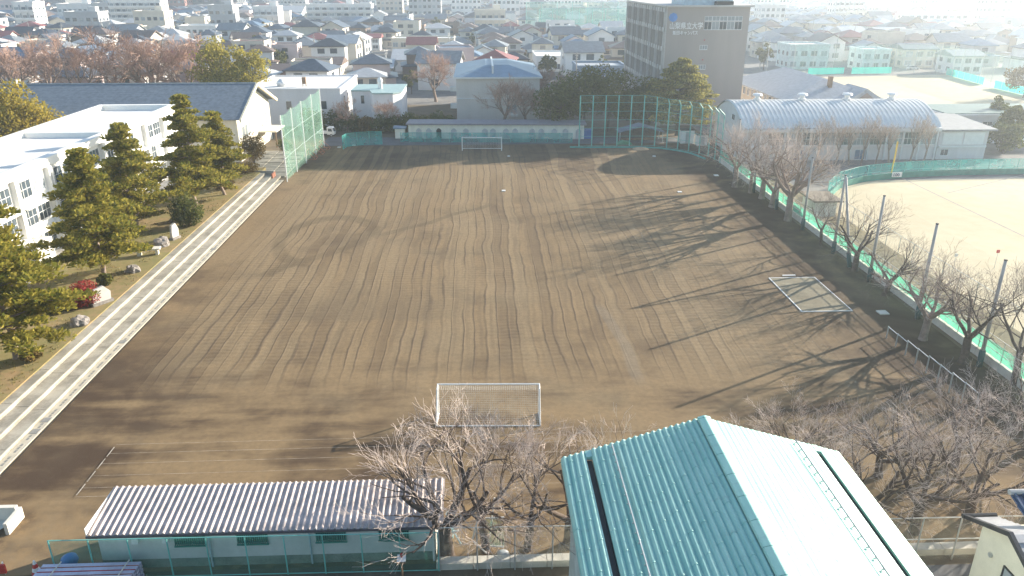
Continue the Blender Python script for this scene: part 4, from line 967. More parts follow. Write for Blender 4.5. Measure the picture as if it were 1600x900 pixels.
# ------------------------------------------------------------------ trees
def rv(rng): 
    while True:
        v = Vector((rng.uniform(-1, 1), rng.uniform(-1, 1), rng.uniform(-1, 1)))
        if .05 < v.length < 1: return v.normalized()
def bare_tree(seed, h, trunk_h=.2, spread=1.0, counts=(4, 4, 4, 4, 4), lens=(.36, .27, .18, .115, .065), up=.16, r0=None, tw=.011, ang=(.55, 1.05), start=.3):
    rng = random.Random(seed); T = MB(); W = MB(); r0 = r0 or h * .03
    def seg(mb, p, d, L, ra, rb, n, bend, k, upw):
        for i in range(k):
            q = p + d * (L / k); f0, f1 = i / k, (i + 1) / k
            mb.tube(p, q, ra + (rb - ra) * f0, ra + (rb - ra) * f1, n, cap=False)
            pts.append(q.copy()); p = q; d = (d + rv(rng) * bend + Vector((0, 0, upw))).normalized()
        return p, d
    def grow(p, d, lvl, r):
        L = h * lens[lvl] * rng.uniform(.75, 1.25)
        k = (4, 3, 3, 2, 2)[lvl]; n = (7, 6, 4, 3, 3)[lvl]; mb = T if lvl < 3 else W
        local = [(p, d)]; ra = r; rb = max(tw, r * .5)
        q, e = p, d
        for i in range(k):
            q2 = q + e * (L / k); mb.tube(q, q2, ra + (rb - ra) * i / k, ra + (rb - ra) * (i + 1) / k, n, cap=False)
            q = q2; e = (e + rv(rng) * (.20, .24, .26, .28, .3)[lvl] + Vector((0, 0, up))).normalized(); local.append((q, e))
        if lvl == 4: return
        c = counts[lvl + 1]
        for j in range(c):
            t = start + (1 - start) * (j + rng.random()) / c
            i = min(int(t * k), k - 1); f = t * k - i; bp_ = local[i][0].lerp(local[i + 1][0], f); bd = local[i][1]
            side = bd.cross(rv(rng)); 
            if side.length < .1: side = bd.orthogonal()
            a = rng.uniform(*ang) * (.75 if lvl else 1); nd = (bd * math.cos(a) + side.normalized() * math.sin(a)).normalized()
            if lvl == 0: nd.z = abs(nd.z) * .8
            grow(bp_, nd, lvl + 1, max(tw, (ra + (rb - ra) * t) * .55))
    pts = []
    lean = Vector((rng.uniform(-.18, .18), rng.uniform(-.18, .18), 1)).normalized()
    th = h * trunk_h
    lathe_p = [(Vector((0, 0, -.15)), r0 * 1.5), (Vector((0, 0, .25)), r0 * 1.12), (lean * th * .6, r0), (lean * th, r0 * .95)]
    for (a, ra), (b_, rb) in zip(lathe_p, lathe_p[1:]): T.tube(a, b_, ra, rb, 9, cap=False)
    n0 = counts[0]
    for j in range(n0):
        a = 2 * math.pi * (j + rng.uniform(-.25, .25)) / n0; o = rng.uniform(.45, 1.0) * spread
        d = Vector((math.cos(a) * o, math.sin(a) * o, rng.uniform(.55, 1.0))).normalized()
        grow(lean * th * rng.uniform(.82, 1.0), d, 0, r0 * rng.uniform(.5, .72))
    return T, W
def tree_from(T, W, label, cat, tm, cm, loc, rz=0, sc=1, group=None, name='cherry_tree'):
    t = thing(name, label, cat, loc, rz, group); t.scale = (sc, sc, sc)
    a = obj('trunk', T.mesh('trunk', tm, True), t, (0, 0, 0)); b_ = obj('crown', W.mesh('crown', cm), t, (0, 0, 0)); b_['kind'] = 'stuff'
    kids(t); return t
def leafy(mb, c, rad, n, size, rng, flat=0.0, shell=.55, upb=.35):
    for i in range(n):
        d = rv(rng); f = shell + (1 - shell) * rng.random() ** .5
        p = Vector((c[0] + d.x * rad[0] * f, c[1] + d.y * rad[1] * f, c[2] + d.z * rad[2] * f))
        nrm = (d * .7 + rv(rng) + Vector((0, 0, upb))).normalized(); a = nrm.orthogonal().normalized(); b_ = nrm.cross(a); t = rng.uniform(0, 6.28)
        u = (a * math.cos(t) + b_ * math.sin(t)) * size * rng.uniform(.6, 1.25); v = (b_ * math.cos(t) - a * math.sin(t)) * size * rng.uniform(.35, .7)
        mb.add([p - u, p + v * .9, p + u, p - v * .9], [(0, 1, 2, 3)])
def broadleaf(seed, h, r, clumps=46, per=70, size=.28, trunk_r=.28, base=.22):
    rng = random.Random(seed); T = MB(); W = MB()
    T.tube((0, 0, -.2), (0, 0, h * .5), trunk_r, trunk_r * .6, 8, cap=False)
    for i in range(clumps):
        d = rv(rng); f = rng.uniform(.45, 1.0)
        z = h * (base + (1 - base) * .5) + d.z * f * h * (1 - base) * .46
        taper = 1.0 - .35 * max(0, (z / h - .6) / .4)
        c = Vector((d.x * f * r * taper, d.y * f * r * taper, z)); q = r * rng.uniform(.24, .4)
        leafy(W, c, (q, q, q * .75), per, size, rng)
        if i % 3 == 0: T.tube((0, 0, h * rng.uniform(.2, .5)), c, trunk_r * .35, .03, 5, cap=False)
    return T, W
def pine(seed, h, r, per=66, size=.34):
    rng = random.Random(seed); T = MB(); W = MB(); p = Vector((0, 0, -.2)); px_ = []
    for i in range(9):
        q = Vector((.35 * math.sin(i * .8 + seed), .35 * math.cos(i * .7 + seed * 2), h * (i + 1) / 9)); q.x *= (1 - i / 10); q.y *= (1 - i / 10)
        T.tube(p, q, .26 * (1 - i / 9.6), .26 * (1 - (i + 1) / 9.6), 8, cap=False); px_.append((p, q)); p = q
    def trunk(z): i = min(8, max(0, int(z / h * 9))); a, b_ = px_[i]; return a.lerp(b_, z / h * 9 - i)
    z = h * .11
    while z < h * .985:
        f = z / h; R_ = r * (1.03 - f) ** .9 * (.6 + .4 * min(1, f / .2)); nb = rng.choice((2, 3, 3)); a0 = rng.uniform(0, 6.28)
        for j in range(nb):
            a = a0 + 6.28 * j / nb + rng.uniform(-.35, .35); L = R_ * rng.uniform(.55, 1.15)
            s_ = trunk(z + rng.uniform(-.2, .2)); tip = s_ + Vector((math.cos(a) * L, math.sin(a) * L, L * rng.uniform(-.12, .30)))
            mid = s_.lerp(tip, .55) + Vector((0, 0, .12 * L)); rr = .03 + .05 * (1 - f)
            T.tube(s_, mid, rr, rr * .7, 5, cap=False); T.tube(mid, tip, rr * .7, .015, 4, cap=False)
            m_ = max(1, int(L / .85))
            for k in range(m_ + 1):
                g_ = .35 + .65 * k / max(1, m_) if m_ else 1; cpt = (s_.lerp(mid, g_ / .55) if g_ < .55 else mid.lerp(tip, (g_ - .55) / .45))
                w_ = .36 + .30 * L * .3
                for e in range(2):
                    o = Vector((rng.uniform(-.5, .5), rng.uniform(-.5, .5), rng.uniform(.0, .2))) * w_ * 1.2
                    cc = cpt + o
                    for q in range(per // 2):
                        d = rv(rng); b0 = cc + Vector((d.x * w_ * .8, d.y * w_ * .8, abs(d.z) * w_ * .28 + .02))
                        dn = (Vector((d.x, d.y, .55)) + rv(rng) * .6).normalized(); sd_ = dn.orthogonal().normalized() if q % 2 else dn.cross(Vector((0, 0, 1))).normalized()
                        L2 = size * rng.uniform(.8, 1.5)
                        W.add([b0 - sd_ * .05, b0 + sd_ * .05, b0 + dn * L2 + sd_ * .10, b0 + dn * L2 - sd_ * .10], [(0, 1, 2, 3)])
        z += h * rng.uniform(.02, .036)
    return T, W
pine_m = leafmat('pine_needles', (.12, .15, .025), (.46, .38, .08), .5)
green_m = leafmat('evergreen_leaves', (.055, .08, .025), (.17, .17, .05), .4)
gold_m = leafmat('yellow_green_leaves', (.20, .18, .03), (.52, .40, .08), .5)
cedar_m = leafmat('cedar_leaves', (.11, .13, .04), (.42, .36, .10), .5)
red_m = leafmat('red_leaves', (.20, .02, .02), (.38, .08, .07), .4)
brown_m = leafmat('brownish_leaves', (.09, .07, .025), (.22, .15, .05), .35)
olive_m = leafmat('olive_leaves', (.06, .075, .02), (.18, .17, .05), .35)

# pines in the garden
spec = [((25, 560), 14.0, 6.6, 1, 'tall pine cut by left edge, nearest of the garden pines'), ((162, 432), 13.2, 6.1, 2, 'bushy pine just behind the red shrub'),
        ((214, 362), 12.8, 6.0, 3, 'dense dark pine, third of the garden row from the camera'), ((308, 322), 14.8, 6.1, 4, 'tallest pine in front of the slate roof'), ((358, 304), 11.6, 4.3, 5, 'slimmer pine close behind the tallest pine')]
for (px, py), h_, r_, sd_, lab in spec:
    T, W = pine(sd_, h_, r_); q = P(px, py, GZ); q.x = min(q.x, -36.6)
    tree_from(T, W, lab, 'pine', barkp, pine_m, (q.x, q.y, GZ), group='pines in the school garden', name='pine_tree')
def bush(name, label, px, py, r, h, mat, z=GZ, n=14, per=90, size=.16, cat='shrub', group=None, loc=None, seed=None):
    rng = random.Random(seed or int(px * 7 + py)); W = MB(); T = MB(); q = loc or P(px, py, z)
    for i in range(n):
        d = rv(rng); c = Vector((d.x * r * .55, d.y * r * .55, h * .5 + d.z * h * .28)); leafy(W, c, (r * .45, r * .45, h * .28), per, size, rng)
    for i in range(5): a = i * 1.26; T.tube((0, 0, -.1), (math.cos(a) * r * .5, math.sin(a) * r * .5, h * .55), .05, .02, 5, cap=False)
    t = thing(name, label, cat, q, group=group); o = obj('foliage', W.mesh('foliage', mat), t, (0, 0, 0)); o['kind'] = 'stuff'; obj('stem', T.mesh('stem', bark), t, (0, 0, 0)); return t
bush('camellia', 'round dark green evergreen shrub below the tallest pine', 295, 352, 2.3, 4.6, green_m, n=22, per=120, size=.2)
bush('red_shrub', 'crimson-leaved shrub at the foot of bushy pine', 133, 476, 1.8, 2.3, red_m, n=20, per=130, size=.13)
bush('low_shrub', 'olive shrub between red shrub and nearest pine', 88, 485, 1.9, 1.6, olive_m, n=18, per=110)
bush('low_shrub', 'small clipped shrub right behind the red shrub', 165, 445, .8, 1.2, olive_m)
bush('low_shrub', 'golden shrub beside steps near the slimmer pine', 350, 295, 1.8, 2.0, brown_m, n=16)
bush('low_shrub', 'low golden hedge at top end of the garden', 382, 270, 2.6, 1.6, brown_m, n=18)
bush('round_conifer', 'rusty rounded conifer beside landing stairs', 397, 255, 2.4, 5.0, brown_m, n=26, per=120, size=.18)
bush('low_shrub', 'dry tufted shrub at foot of nearest pine', 50, 562, .9, .9, brown_m)
bush('low_shrub', 'dark bush under the porch side of gym', 445, 236, 1.6, 2.4, green_m, z=0)
def rock(label, px, py, s_, seed, z=GZ):
    q = P(px, py, z); rng = random.Random(seed); import bmesh
    bm = bmesh.new(); bmesh.ops.create_icosphere(bm, subdivisions=3, radius=s_)
    for v in bm.verts:
        n_ = mnoise.noise(v.co * 1.6 / s_ + Vector((seed, 0, 0))); v.co *= 1 + .40 * n_ + .16 * mnoise.noise(v.co * 4.5 / s_ + Vector((seed, 5, 0))); v.co.z = max(v.co.z * .75, -.25 * s_)
    me = bpy.data.meshes.new('garden_rock'); bm.to_mesh(me); bm.free(); me.materials.append(stone)
    tag(obj('garden_rock', me, None, (q.x, q.y, z + .2 * s_)), label, 'rock', 'rocks in the garden')
rock('grey boulder beside steps near the nearest pine', 124, 506, .75, 1); rock('dark boulder by the steps below bushy pine', 208, 424, .75, 2); rock('reddish flat boulder beside the stone bench', 252, 383, 1.0, 3); rock('pale boulder behind the dark evergreen shrub', 278, 346, .9, 4)
def slabstone(label, px, py, w_, h_, rz_):
    q = P(px, py, GZ); t = thing('stone_tablet', label, 'stone tablet', q, rz_)
    obj('tablet', MB().prism([(-w_ / 2, .25), (w_ / 2, .25), (w_ * .55, h_ * .6), (w_ * .2, h_), (-w_ * .35, h_ * .92), (-w_ * .5, h_ * .5)], 'y', -.14, .14).mesh('tablet', M('pale_granite', (.48, .46, .43), .8, var=.1)), t, (0, 0, 0))
    obj('plinth', MB().box(-w_ * .6, w_ * .6, -.3, .3, -.1, .26).mesh('plinth', stone), t, (0, 0, 0))
slabstone('white granite tablet beside the red shrub', 160, 474, 1.7, 1.7, R(55)); slabstone('narrow white stone marker beyond the stone bench', 274, 373, 1.1, 1.9, R(70)); slabstone('grey stone marker half hidden under dense pine', 200, 372, 1.2, 1.7, R(60))
q = P(232, 398, GZ); be = thing('stone_bench', 'pale stone table bench between the boulders by steps', 'bench', q, R(12))
for a_ in ((-1.1, -.7), (.8, 1.1)):
    obj('leg', MB().box(a_[0], a_[1], -.35, .35, -.05, .62).mesh('leg', concp), be, (0, 0, 0))
obj('seat', MB().box(-1.35, 1.35, -.5, .5, .62, .78).mesh('seat', concp), be, (0, 0, 0))
tu = MB(); rng = random.Random(5)
for i in range(5200):
    x_, y_ = rng.uniform(-45.5, -35.5), rng.uniform(42, 122)
    if mnoise.noise((x_ * .35, y_ * .35, 3)) < .02: continue
    for k in range(2):
        a = rng.uniform(0, 6.28); hh = rng.uniform(.06, .2); d = Vector((math.cos(a), math.sin(a), 0)) * .05
        tu.add([(x_ - d.x, y_ - d.y, GZ), (x_ + d.x, y_ + d.y, GZ), (x_ + d.y, y_ + d.x, GZ + hh)], [(0, 1, 2)])
g_ = tu.build('grass', leafmat('dry_grass', (.13, .13, .04), (.36, .27, .12), .3)); g_['kind'] = 'stuff'; g_['label'] = 'short dry grass tufts in the garden strip'; g_['category'] = 'grass'

# bare cherries: near row and right-hand row
BT = [bare_tree(11, 8.6, .20, 1.15, (4, 4, 4, 4, 3), r0=.27, up=.09, tw=.0058), bare_tree(12, 8.4, .22, 1.0, (5, 4, 4, 3, 4), r0=.29, up=.10, tw=.0058), bare_tree(13, 9.0, .27, .8, (3, 4, 4, 5, 4), r0=.21, up=.10, tw=.0058),
      bare_tree(14, 8.0, .18, 1.35, (4, 4, 4, 4, 3), r0=.28, up=.08, tw=.0058), bare_tree(15, 8.6, .22, 1.1, (5, 4, 4, 3, 4), r0=.25, up=.08, tw=.0058), bare_tree(16, 8.2, .24, .95, (4, 4, 4, 4, 3), r0=.26, up=.10, tw=.0058)]
BTM = [(T.mesh('trunk', bark, True), W.mesh('crown', twig)) for T, W in BT]
BTP = [(T.mesh('trunk', barkp, True), W.mesh('crown', twig)) for T, W in BT]
twig_backlit = M('backlit_twig_bark', (.25, .20, .175), .85, var=.25, scale=1)  # darker copy of the twig bark; backlit look of right row painted in
BTD = [(a, b_.copy()) for a, b_ in BTM]
for a, b_ in BTD: b_.materials[0] = twig_backlit
def cherry(label, x_, y_, kind, sc=1.0, rz_=0.0, pale=False, group='bare cherry trees', z=.03, zs=1.0):
    t = thing('cherry_tree', label, 'tree', (x_, y_, z), rz_, group); t.scale = (sc, sc, sc * zs); tm, cm_ = (BTP if pale else BTD if 'right fence' in group else BTM)[kind]
    obj('trunk', tm, t, (0, 0, 0)); o = obj('crown', cm_, t, (0, 0, 0)); o['kind'] = 'stuff'
near = [(-2.15, 33.95, 1, 1.12, 2.0, 'bare cherry leaning over the storage shed roof'), (.0, 34.25, 2, .98, .4, 'slim bare cherry just right of the shed corner tree'), (2.3, 34.3, 2, .9, 3.3, 'thin leaning bare cherry in the middle of the wire fence'), (4.7, 34.6, 3, 1.05, 5.0, 'bare cherry half hidden by the green roof left edge'),
        (17.6, 36.4, 4, .95, 1.2, 'bare cherry directly behind the white roof slope'), (21.4, 35.0, 1, 1.0, 2.6, 'bare cherry right of the green hall, nearest its roof'), (24.6, 34.8, 5, 1.05, .9, 'bare cherry behind wire fence left of tiled house'), (28.2, 35.6, 0, 1.08, 4.1, 'bare cherry directly above the tiled house roof'),
        (25.2, 40.2, 3, 1.0, 5.3, 'bare cherry in second row behind the fence'), (30.8, 41.2, 5, 1.05, .2, 'bare cherry in second row near lower right bars'), (33.5, 36.5, 4, 1.1, 1.7, 'bare cherry at the lower right edge of picture'), (36.6, 42.6, 0, 1.1, 3.0, 'bare cherry in the corner where both rows meet'), (20.0, 41.0, 2, .85, 2.2, 'small bare cherry peeping above the white roof slope')]
for x_, y_, k, s_, rz_, lab in near: cherry(lab, x_, y_, k, s_ * (1.1 if x_ < 15 else .96 if y_ < 40 else .84), rz_, group='bare cherries along the near fence')
rows = [((1151, 293), 0, .95, True, 'pale-trunked bare cherry at the far end of right row'), ((1175, 302), 2, .85, False, 'second bare cherry from far end of right row'), ((1193, 311), 1, .9, False, 'third bare cherry from far end of right row'), ((1209, 324), 3, .92, False, 'bare cherry left of the brown hut, farther one'),
        ((1234, 345), 1, 1.05, False, 'broad bare cherry directly left of brown hut'), ((1286, 384), 2, .72, False, 'small bare cherry between padded poles'), ((1339, 424), 0, .98, False, 'bare cherry rising beside the leaning pole pair'), ((1387, 462), 3, .86, False, 'low spreading bare cherry right of the sand pit'),
        ((1447, 531), 1, .95, True, 'thick pale-trunked bare cherry above the horizontal bars'), ((1510, 567), 0, 1.05, False, 'bare cherry beside bars in front of green sheet'), ((1590, 600), 2, 1.05, False, 'bare cherry at right edge in front of green sheet')]
for i, ((px, py), k, s_, pl, lab) in enumerate(rows):
    q = P(px, py); cherry(lab, q.x - .3, q.y, k, s_ * (1.42 if i < 5 else 1.15), i * 1.3 + .5, pl or i < 5, 'bare cherries along the right fence', z=.05, zs=1.25 if i < 5 else 1.08)
# row of slim bare trees before the barrel gym
ST = bare_tree(21, 7.6, .34, .35, (5, 4, 3, 3, 3), lens=(.40, .2, .13, .08, .05), up=.22, r0=.15, ang=(.35, .7)); SM = (ST[0].mesh('trunk', barkp, True), ST[1].mesh('crown', M('tan_twig', (.50, .41, .34), .85, var=.2)))
for i, px in enumerate((1243, 1270, 1301, 1322, 1341, 1364, 1385, 1418, 1440)):
    q = P(px, 256); t = thing('slim_tree', f'slim pollarded bare tree before the barrel gym, {["leftmost","second","third","fourth","fifth","sixth","seventh","eighth","rightmost"][i]} in row', 'tree', (q.x, 127.8, 0), i * 2.1, 'slim bare trees before the barrel gym')
    t.scale = (1, 1, 1.0 + .12 * math.sin(i * 2)); obj('trunk', SM[0], t, (0, 0, 0)); o = obj('crown', SM[1], t, (0, 0, 0)); o['kind'] = 'stuff'
# big reddish bare trees behind the slate roof
ZT = [bare_tree(31, 16, .24, .6, (5, 4, 4, 4, 5), lens=(.34, .24, .16, .10, .06), up=.12, r0=.4, tw=.023), bare_tree(32, 15, .22, .75, (5, 4, 4, 5, 5), lens=(.34, .24, .16, .10, .06), up=.12, r0=.4, tw=.023)]
ZM = [(T.mesh('trunk', barkp, True), W.mesh('crown', twig_r)) for T, W in ZT]
for i, (px, Y_, h_, lab) in enumerate(((125, 188, .92, 'reddish bare zelkova farthest left behind slate roof'), (165, 200, 1.0, 'reddish bare zelkova behind slate roof, left of middle'), (205, 186, .95, 'reddish bare zelkova behind middle of slate roof'), (262, 196, 1.1, 'tall reddish bare zelkova right of the white tower house'), (305, 188, 1.05, 'broad reddish bare zelkova behind slate roof ridge'), (345, 190, 1.0, 'reddish bare zelkova beside the golden evergreen'))):
    x_ = (px - 800) / FPX * Y_ * 1.09 + .042 * Y_; t = thing('zelkova_tree', lab, 'tree', (x_, Y_, 0), i * 1.7, 'reddish bare trees behind the slate roof'); t.scale = (h_ * 1.35,) * 3
    obj('trunk', ZM[i % 2][0], t, (0, 0, 0)); o = obj('crown', ZM[i % 2][1], t, (0, 0, 0)); o['kind'] = 'stuff'
for i, (px, py, Y_, s_, lab) in enumerate(((690, 150, 205, .8, 'vase-shaped bare tree left of the beige block'), (786, 190, 164, .68, 'dark bare tree before the beige block front'), (820, 190, 167, .60, 'bare tree before right corner of the beige block'), (850, 150, 186, .7, 'reddish bare tree right of the beige block roof'), (560, 190, 164, .42, 'small bare tree before the white annex'), (622, 190, 163, .40, 'small bare tree before the white block'))):
    x_ = (px - 800) / FPX * Y_ * 1.06 + .042 * Y_; t = thing('bare_tree', lab, 'tree', (x_, Y_, 0), i * 2.2, 'bare trees behind the clubhouse'); t.scale = (s_ * 1.2,) * 3
    obj('trunk', ZM[(i + 1) % 2][0], t, (0, 0, 0)); o = obj('crown', ZM[(i + 1) % 2][1], t, (0, 0, 0)); o['kind'] = 'stuff'
def bl(label, px, Y_, h_, r_, mat, seed, name='evergreen_tree', clumps=46, per=70, size=.3, group=None, base=.22):
    x_ = (px - 800) / FPX * Y_ * 1.07 + .042 * Y_; T, W = broadleaf(seed, h_, r_, clumps, per, size, .02 * h_, base)
    tree_from(T, W, label, 'tree', bark, mat, (x_, Y_, 0), 0, 1, group, name)
bl('yellow-green tree at far left behind the school roof', 48, 124, 14.4, 6.6, gold_m, 41, clumps=60, per=90); bl('yellow-green tree beside slate roof, right of its pair', 104, 127, 14.6, 5.6, gold_m, 42, clumps=56, per=90); bl('lower yellow-green tree at end of the slate roof', 132, 129, 10.4, 4.2, gold_m, 43, clumps=36)
bl('large golden-green evergreen behind the gym ridge', 392, 186, 17.6, 6.6, gold_m if False else leafmat('camphor_leaves', (.14, .14, .025), (.48, .40, .08), .5), 44, clumps=75, per=90, size=.34); bl('golden-green evergreen lower right of the largest one', 436, 184, 15.6, 5.2, bpy.data.materials['camphor_leaves'], 45, clumps=50, per=90, size=.34)
for i, (px, Y_, h_, r_, m_, lab) in enumerate(((868, 160, 10.5, 5.2, green_m, 'dark evergreen left of the backstop, lowest of its clump'), (905, 163, 13.6, 6.0, green_m, 'dark evergreen behind left posts of backstop'), (940, 161, 13.8, 6.2, green_m, 'dark evergreen in the middle behind backstop'), (978, 160, 9.4, 4.4, green_m, 'lower dark evergreen left of the cedar'), (1000, 160, 11.4, 4.8, green_m, 'shaded evergreen touching the cedar left side'))):
    bl(lab, px, Y_, h_, r_, m_, 50 + i, group='evergreens behind the backstop', clumps=60, per=85)
T, W = MB(), MB(); rng = random.Random(61); T.tube((0, 0, 0), (0, 0, 14), .45, .08, 8, cap=False)
for i in range(190):
    f = rng.random() ** .8; z = 2.2 + 12.8 * f; a = rng.uniform(0, 6.28); L = 8.6 * (1 - f ** 1.8) * rng.uniform(.5, 1.08) + .5
    tip = Vector((math.cos(a) * L, math.sin(a) * L, z + .10 * L)); T.tube((0, 0, z - .3), tip, .07, .02, 4, cap=False)
    for k in range(4): c = Vector((0, 0, z - .3)).lerp(tip, .4 + .2 * k); leafy(W, c, (.95, .95, .30), 46, .30, rng, upb=.8)
tree_from(T, W, 'broad golden cedar in front of the campus tower', 'tree', bark, cedar_m, ((1043 - 800) / FPX * 156 * 1.07 + 6.5, 156, 0), name='cedar_tree')
bl('round dark evergreen right of the barrel gym extension', 1542, 136, 6.4, 3.4, green_m, 71, base=.05); bl('pale green evergreen before the long white wing', 1548, 140, 8.4, 2.6, olive_m, 72, base=.1); bl('dark pointed conifer behind the gym extension', 1522, 150, 8.8, 2.2, green_m, 73, base=.05)
bl('lone round tree at right end of the far sand field', 1553, 205, 9.2, 5.2, brown_m, 74, clumps=50)
hd = [(508, 163, 5.2), (524, 162, 4.4), (545, 164, 4.8), (566, 163, 3.8), (588, 162, 3.4), (608, 161, 3.8), (628, 162, 3.4), (648, 162, 4.2), (668, 161, 4.0), (690, 163, 4.4), (708, 162, 3.4)]
ordn = ['first', 'second', 'third', 'fourth', 'fifth', 'sixth', 'seventh', 'eighth', 'ninth', 'tenth', 'eleventh', 'twelfth', 'thirteenth', 'fourteenth', 'fifteenth', 'sixteenth', 'seventeenth', 'eighteenth', 'nineteenth', 'twentieth']
for i, (px, Y_, h_) in enumerate(hd):
    x_ = (px - 800) / FPX * Y_ * 1.06 + .042 * Y_; bush('hedge_shrub', f'dark shaded hedge shrub behind the service road, {ordn[i]} from left', px, 200, 2.2, h_, (green_m, olive_m, brown_m)[(i * 2) % 3 if i % 4 == 0 else 0], z=0, n=20, per=60, size=.24, group='hedge shrubs behind the service road', loc=(x_, Y_, 0))

# ------------------------------------------------------------------ town: larger buildings
WALL = [M('town_wall_white', (.74, .73, .71), .85, var=.06, scale=.4), M('town_wall_cream', (.66, .60, .50), .85, var=.08, scale=.4), M('town_wall_beige', (.52, .46, .39), .85, var=.08, scale=.4), M('town_wall_grey', (.44, .45, .46), .85, var=.08, scale=.4), M('town_wall_brown', (.26, .19, .15), .85, var=.1, scale=.4), M('town_wall_pink', (.62, .50, .48), .85, var=.07, scale=.4)]
WN = ['white', 'cream', 'beige', 'grey', 'brown', 'pinkish']
ROOF = [M('town_roof_slate', (.085, .10, .125), .38, var=.25, scale=1.2, spec=.6), M('town_roof_grey', (.20, .215, .23), .4, var=.2, scale=1.2, spec=.6), M('town_roof_brown', (.16, .115, .095), .45, var=.2, scale=1.2), M('town_roof_black', (.04, .042, .05), .35, var=.3, scale=1.2, spec=.6), M('town_roof_pale', (.42, .43, .44), .4, var=.12, scale=1.2), M('town_roof_red', (.24, .085, .08), .5, var=.15, scale=1.2), M('town_roof_blue', (.12, .18, .26), .4, var=.2, scale=1.2), M('town_roof_green', (.12, .22, .19), .45, var=.2, scale=1.2)]
RN = ['slate', 'grey', 'brown', 'black', 'pale', 'red', 'blue', 'green']
OCC = []
LAND = []
def big(label, px0, px1, pyb, h, depth, floors, wm, style='win', cat='building', rm=None, short=None, name='town_building', wpf=9, seed=0):
    if h > 11: h *= 1.22
    p0, p1 = P(px0, pyb), P(px1, pyb); Y_ = (p0.y + p1.y) / 2; x0, x1 = p0.x, p1.x
    OCC.append((x0 - 3, x1 + 3, Y_ - 4, Y_ + depth + 3))
    if short: LAND.append((short, (px0 + px1) / 2, pyb - 12))
    t = thing(name, label, cat, ((x0 + x1) / 2, Y_, 0)); wmat = WALL[wm] if isinstance(wm, int) else wm
    MB().box(x0, x1, Y_, Y_ + depth, 0, h).build('wall', wmat, t)
    if style == 'gable':
        MB().prism([(Y_ - .8, h), (Y_ + depth / 2, h + depth * .16), (Y_ + depth + .8, h), (Y_ + depth + .8, h - .3), (Y_ - .8, h - .3)], 'x', x0 - .8, x1 + .8).build('roof', rm or ROOF[1], t)
    else:
        MB().box(x0 - .2, x1 + .2, Y_ - .2, Y_ + .3, h, h + .7).box(x0 - .2, x1 + .2, Y_ + depth - .3, Y_ + depth + .2, h, h + .7).box(x0 - .2, x0 + .3, Y_ + .3, Y_ + depth - .3, h, h + .7).box(x1 - .3, x1 + .2, Y_ + .3, Y_ + depth - .3, h, h + .7).build('parapet', wmat, t)
        MB().box(x0 + .31, x1 - .31, Y_ + .31, Y_ + depth - .31, h, h + .15).build('roof', rm or roofm, t)
        if floors > 2: MB().box(x0 + (x1 - x0) * .6, x0 + (x1 - x0) * .6 + 4, Y_ + depth * .4, Y_ + depth * .4 + 4, h + .15, h + 2.9).build('stair_house', wmat, t)
    if floors:
        fh = (h - .6) / floors; W_ = x1 - x0; n = max(2, min(wpf, int(W_ / 2.9)))
        for f in range(floors):
            z = .9 + f * fh
            for i in range(n):
                a = W_ / n
                win(t, '-y', (x0 + a * (i + .2), Y_, z), a * .6, min(1.7, fh * .55), glassp if (i * 7 + f * 3 + seed) % 3 == 0 else glass, fr=Y_ < 380, nv=2)
            nd = max(1, min(4, int(depth / 4)))
            for i in range(nd):
                a = depth / nd
                if (x0 + x1) > 0: win(t, '-x', (x0, Y_ + a * (i + .3), z), a * .4, min(1.4, fh * .5), glass, fr=False)
                else: win(t, '+x', (x1, Y_ + a * (i + .3), z), a * .4, min(1.4, fh * .5), glass, fr=False)
            if style == 'balcony':
                b_ = MB().box(x0 + .1, x1 - .1, Y_ - 1.3, Y_ - .001, z - .75, z - .6).box(x0 + .1, x1 - .1, Y_ - 1.3, Y_ - 1.2, z - .6, z + .35).build('balcony', WALL[0], t)
                dv = MB()
                for i in range(n + 1): xx = min(x1 - .2, x0 + .1 + (x1 - x0 - .3) * i / n); dv.box(xx, xx + .12, Y_ - 1.19, Y_ - .01, z - .59, z + fh - 1.4)
                dv.build('partition', WALL[3], b_)
    return t
RED_B = M('brick_red_brown_wall', (.26, .13, .11), .8, var=.08); DKG = M('dark_grey_wall', (.13, .14, .15), .7, var=.1)
big('five-storey apartment block with long balconies at upper left', 178, 257, 49, 14.5, 12, 5, 0, 'balcony', 'apartments', short='the balconied flats')
big('white hall with glazed front beside the balconied apartments', 96, 150, 45, 12, 16, 3, 0, 'win', short='the white glazed hall')
big('grey-white link wing between white hall and balconied apartments', 150, 177, 46, 12.5, 12, 4, 3, 'win')
big('huge dark grey block at the top left corner', -25, 104, 19, 19, 40, 4, DKG, 'win')
big('long low white depot under the dark top left block', -20, 88, 29, 6.5, 18, 0, 0, 'flat', short='the long white depot')
big('red-brown tall block right of the balconied apartments', 262, 291, 22, 22, 22, 6, RED_B, 'win', short='the red-brown tall block')
big('grey tall office block beside the red-brown one', 294, 372, 20, 22, 25, 6, DKG, 'win')
big('pinkish windowless warehouse left of the pale warehouse', 348, 391, 38, 8.5, 18, 0, 5, 'flat', 'warehouse', short='the pinkish warehouse')
big('pale blue-fronted warehouse with low gable roof', 393, 472, 36, 7.5, 26, 0, M('pale_sky_wall', (.55, .68, .74), .8), 'gable', 'warehouse', ROOF[4], short='the pale blue warehouse')
big('white building with square stair tower above reddish trees', 283, 340, 66, 7.5, 14, 2, 0, 'win', short='the white tower house')
big('four-storey white apartment block with balconies, top centre left', 482, 582, 46, 12, 11, 4, 0, 'balcony', 'apartments', short='the four-storey flats')
big('tall white block touching the top edge left of centre', 582, 637, 20, 24, 18, 7, 0, 'win')
big('brown office block behind the pale blue warehouse', 455, 500, 14, 18, 20, 4, 2, 'win'); big('dark glazed office block left of tall white block', 510, 545, 17, 12, 18, 3, DKG, 'win')
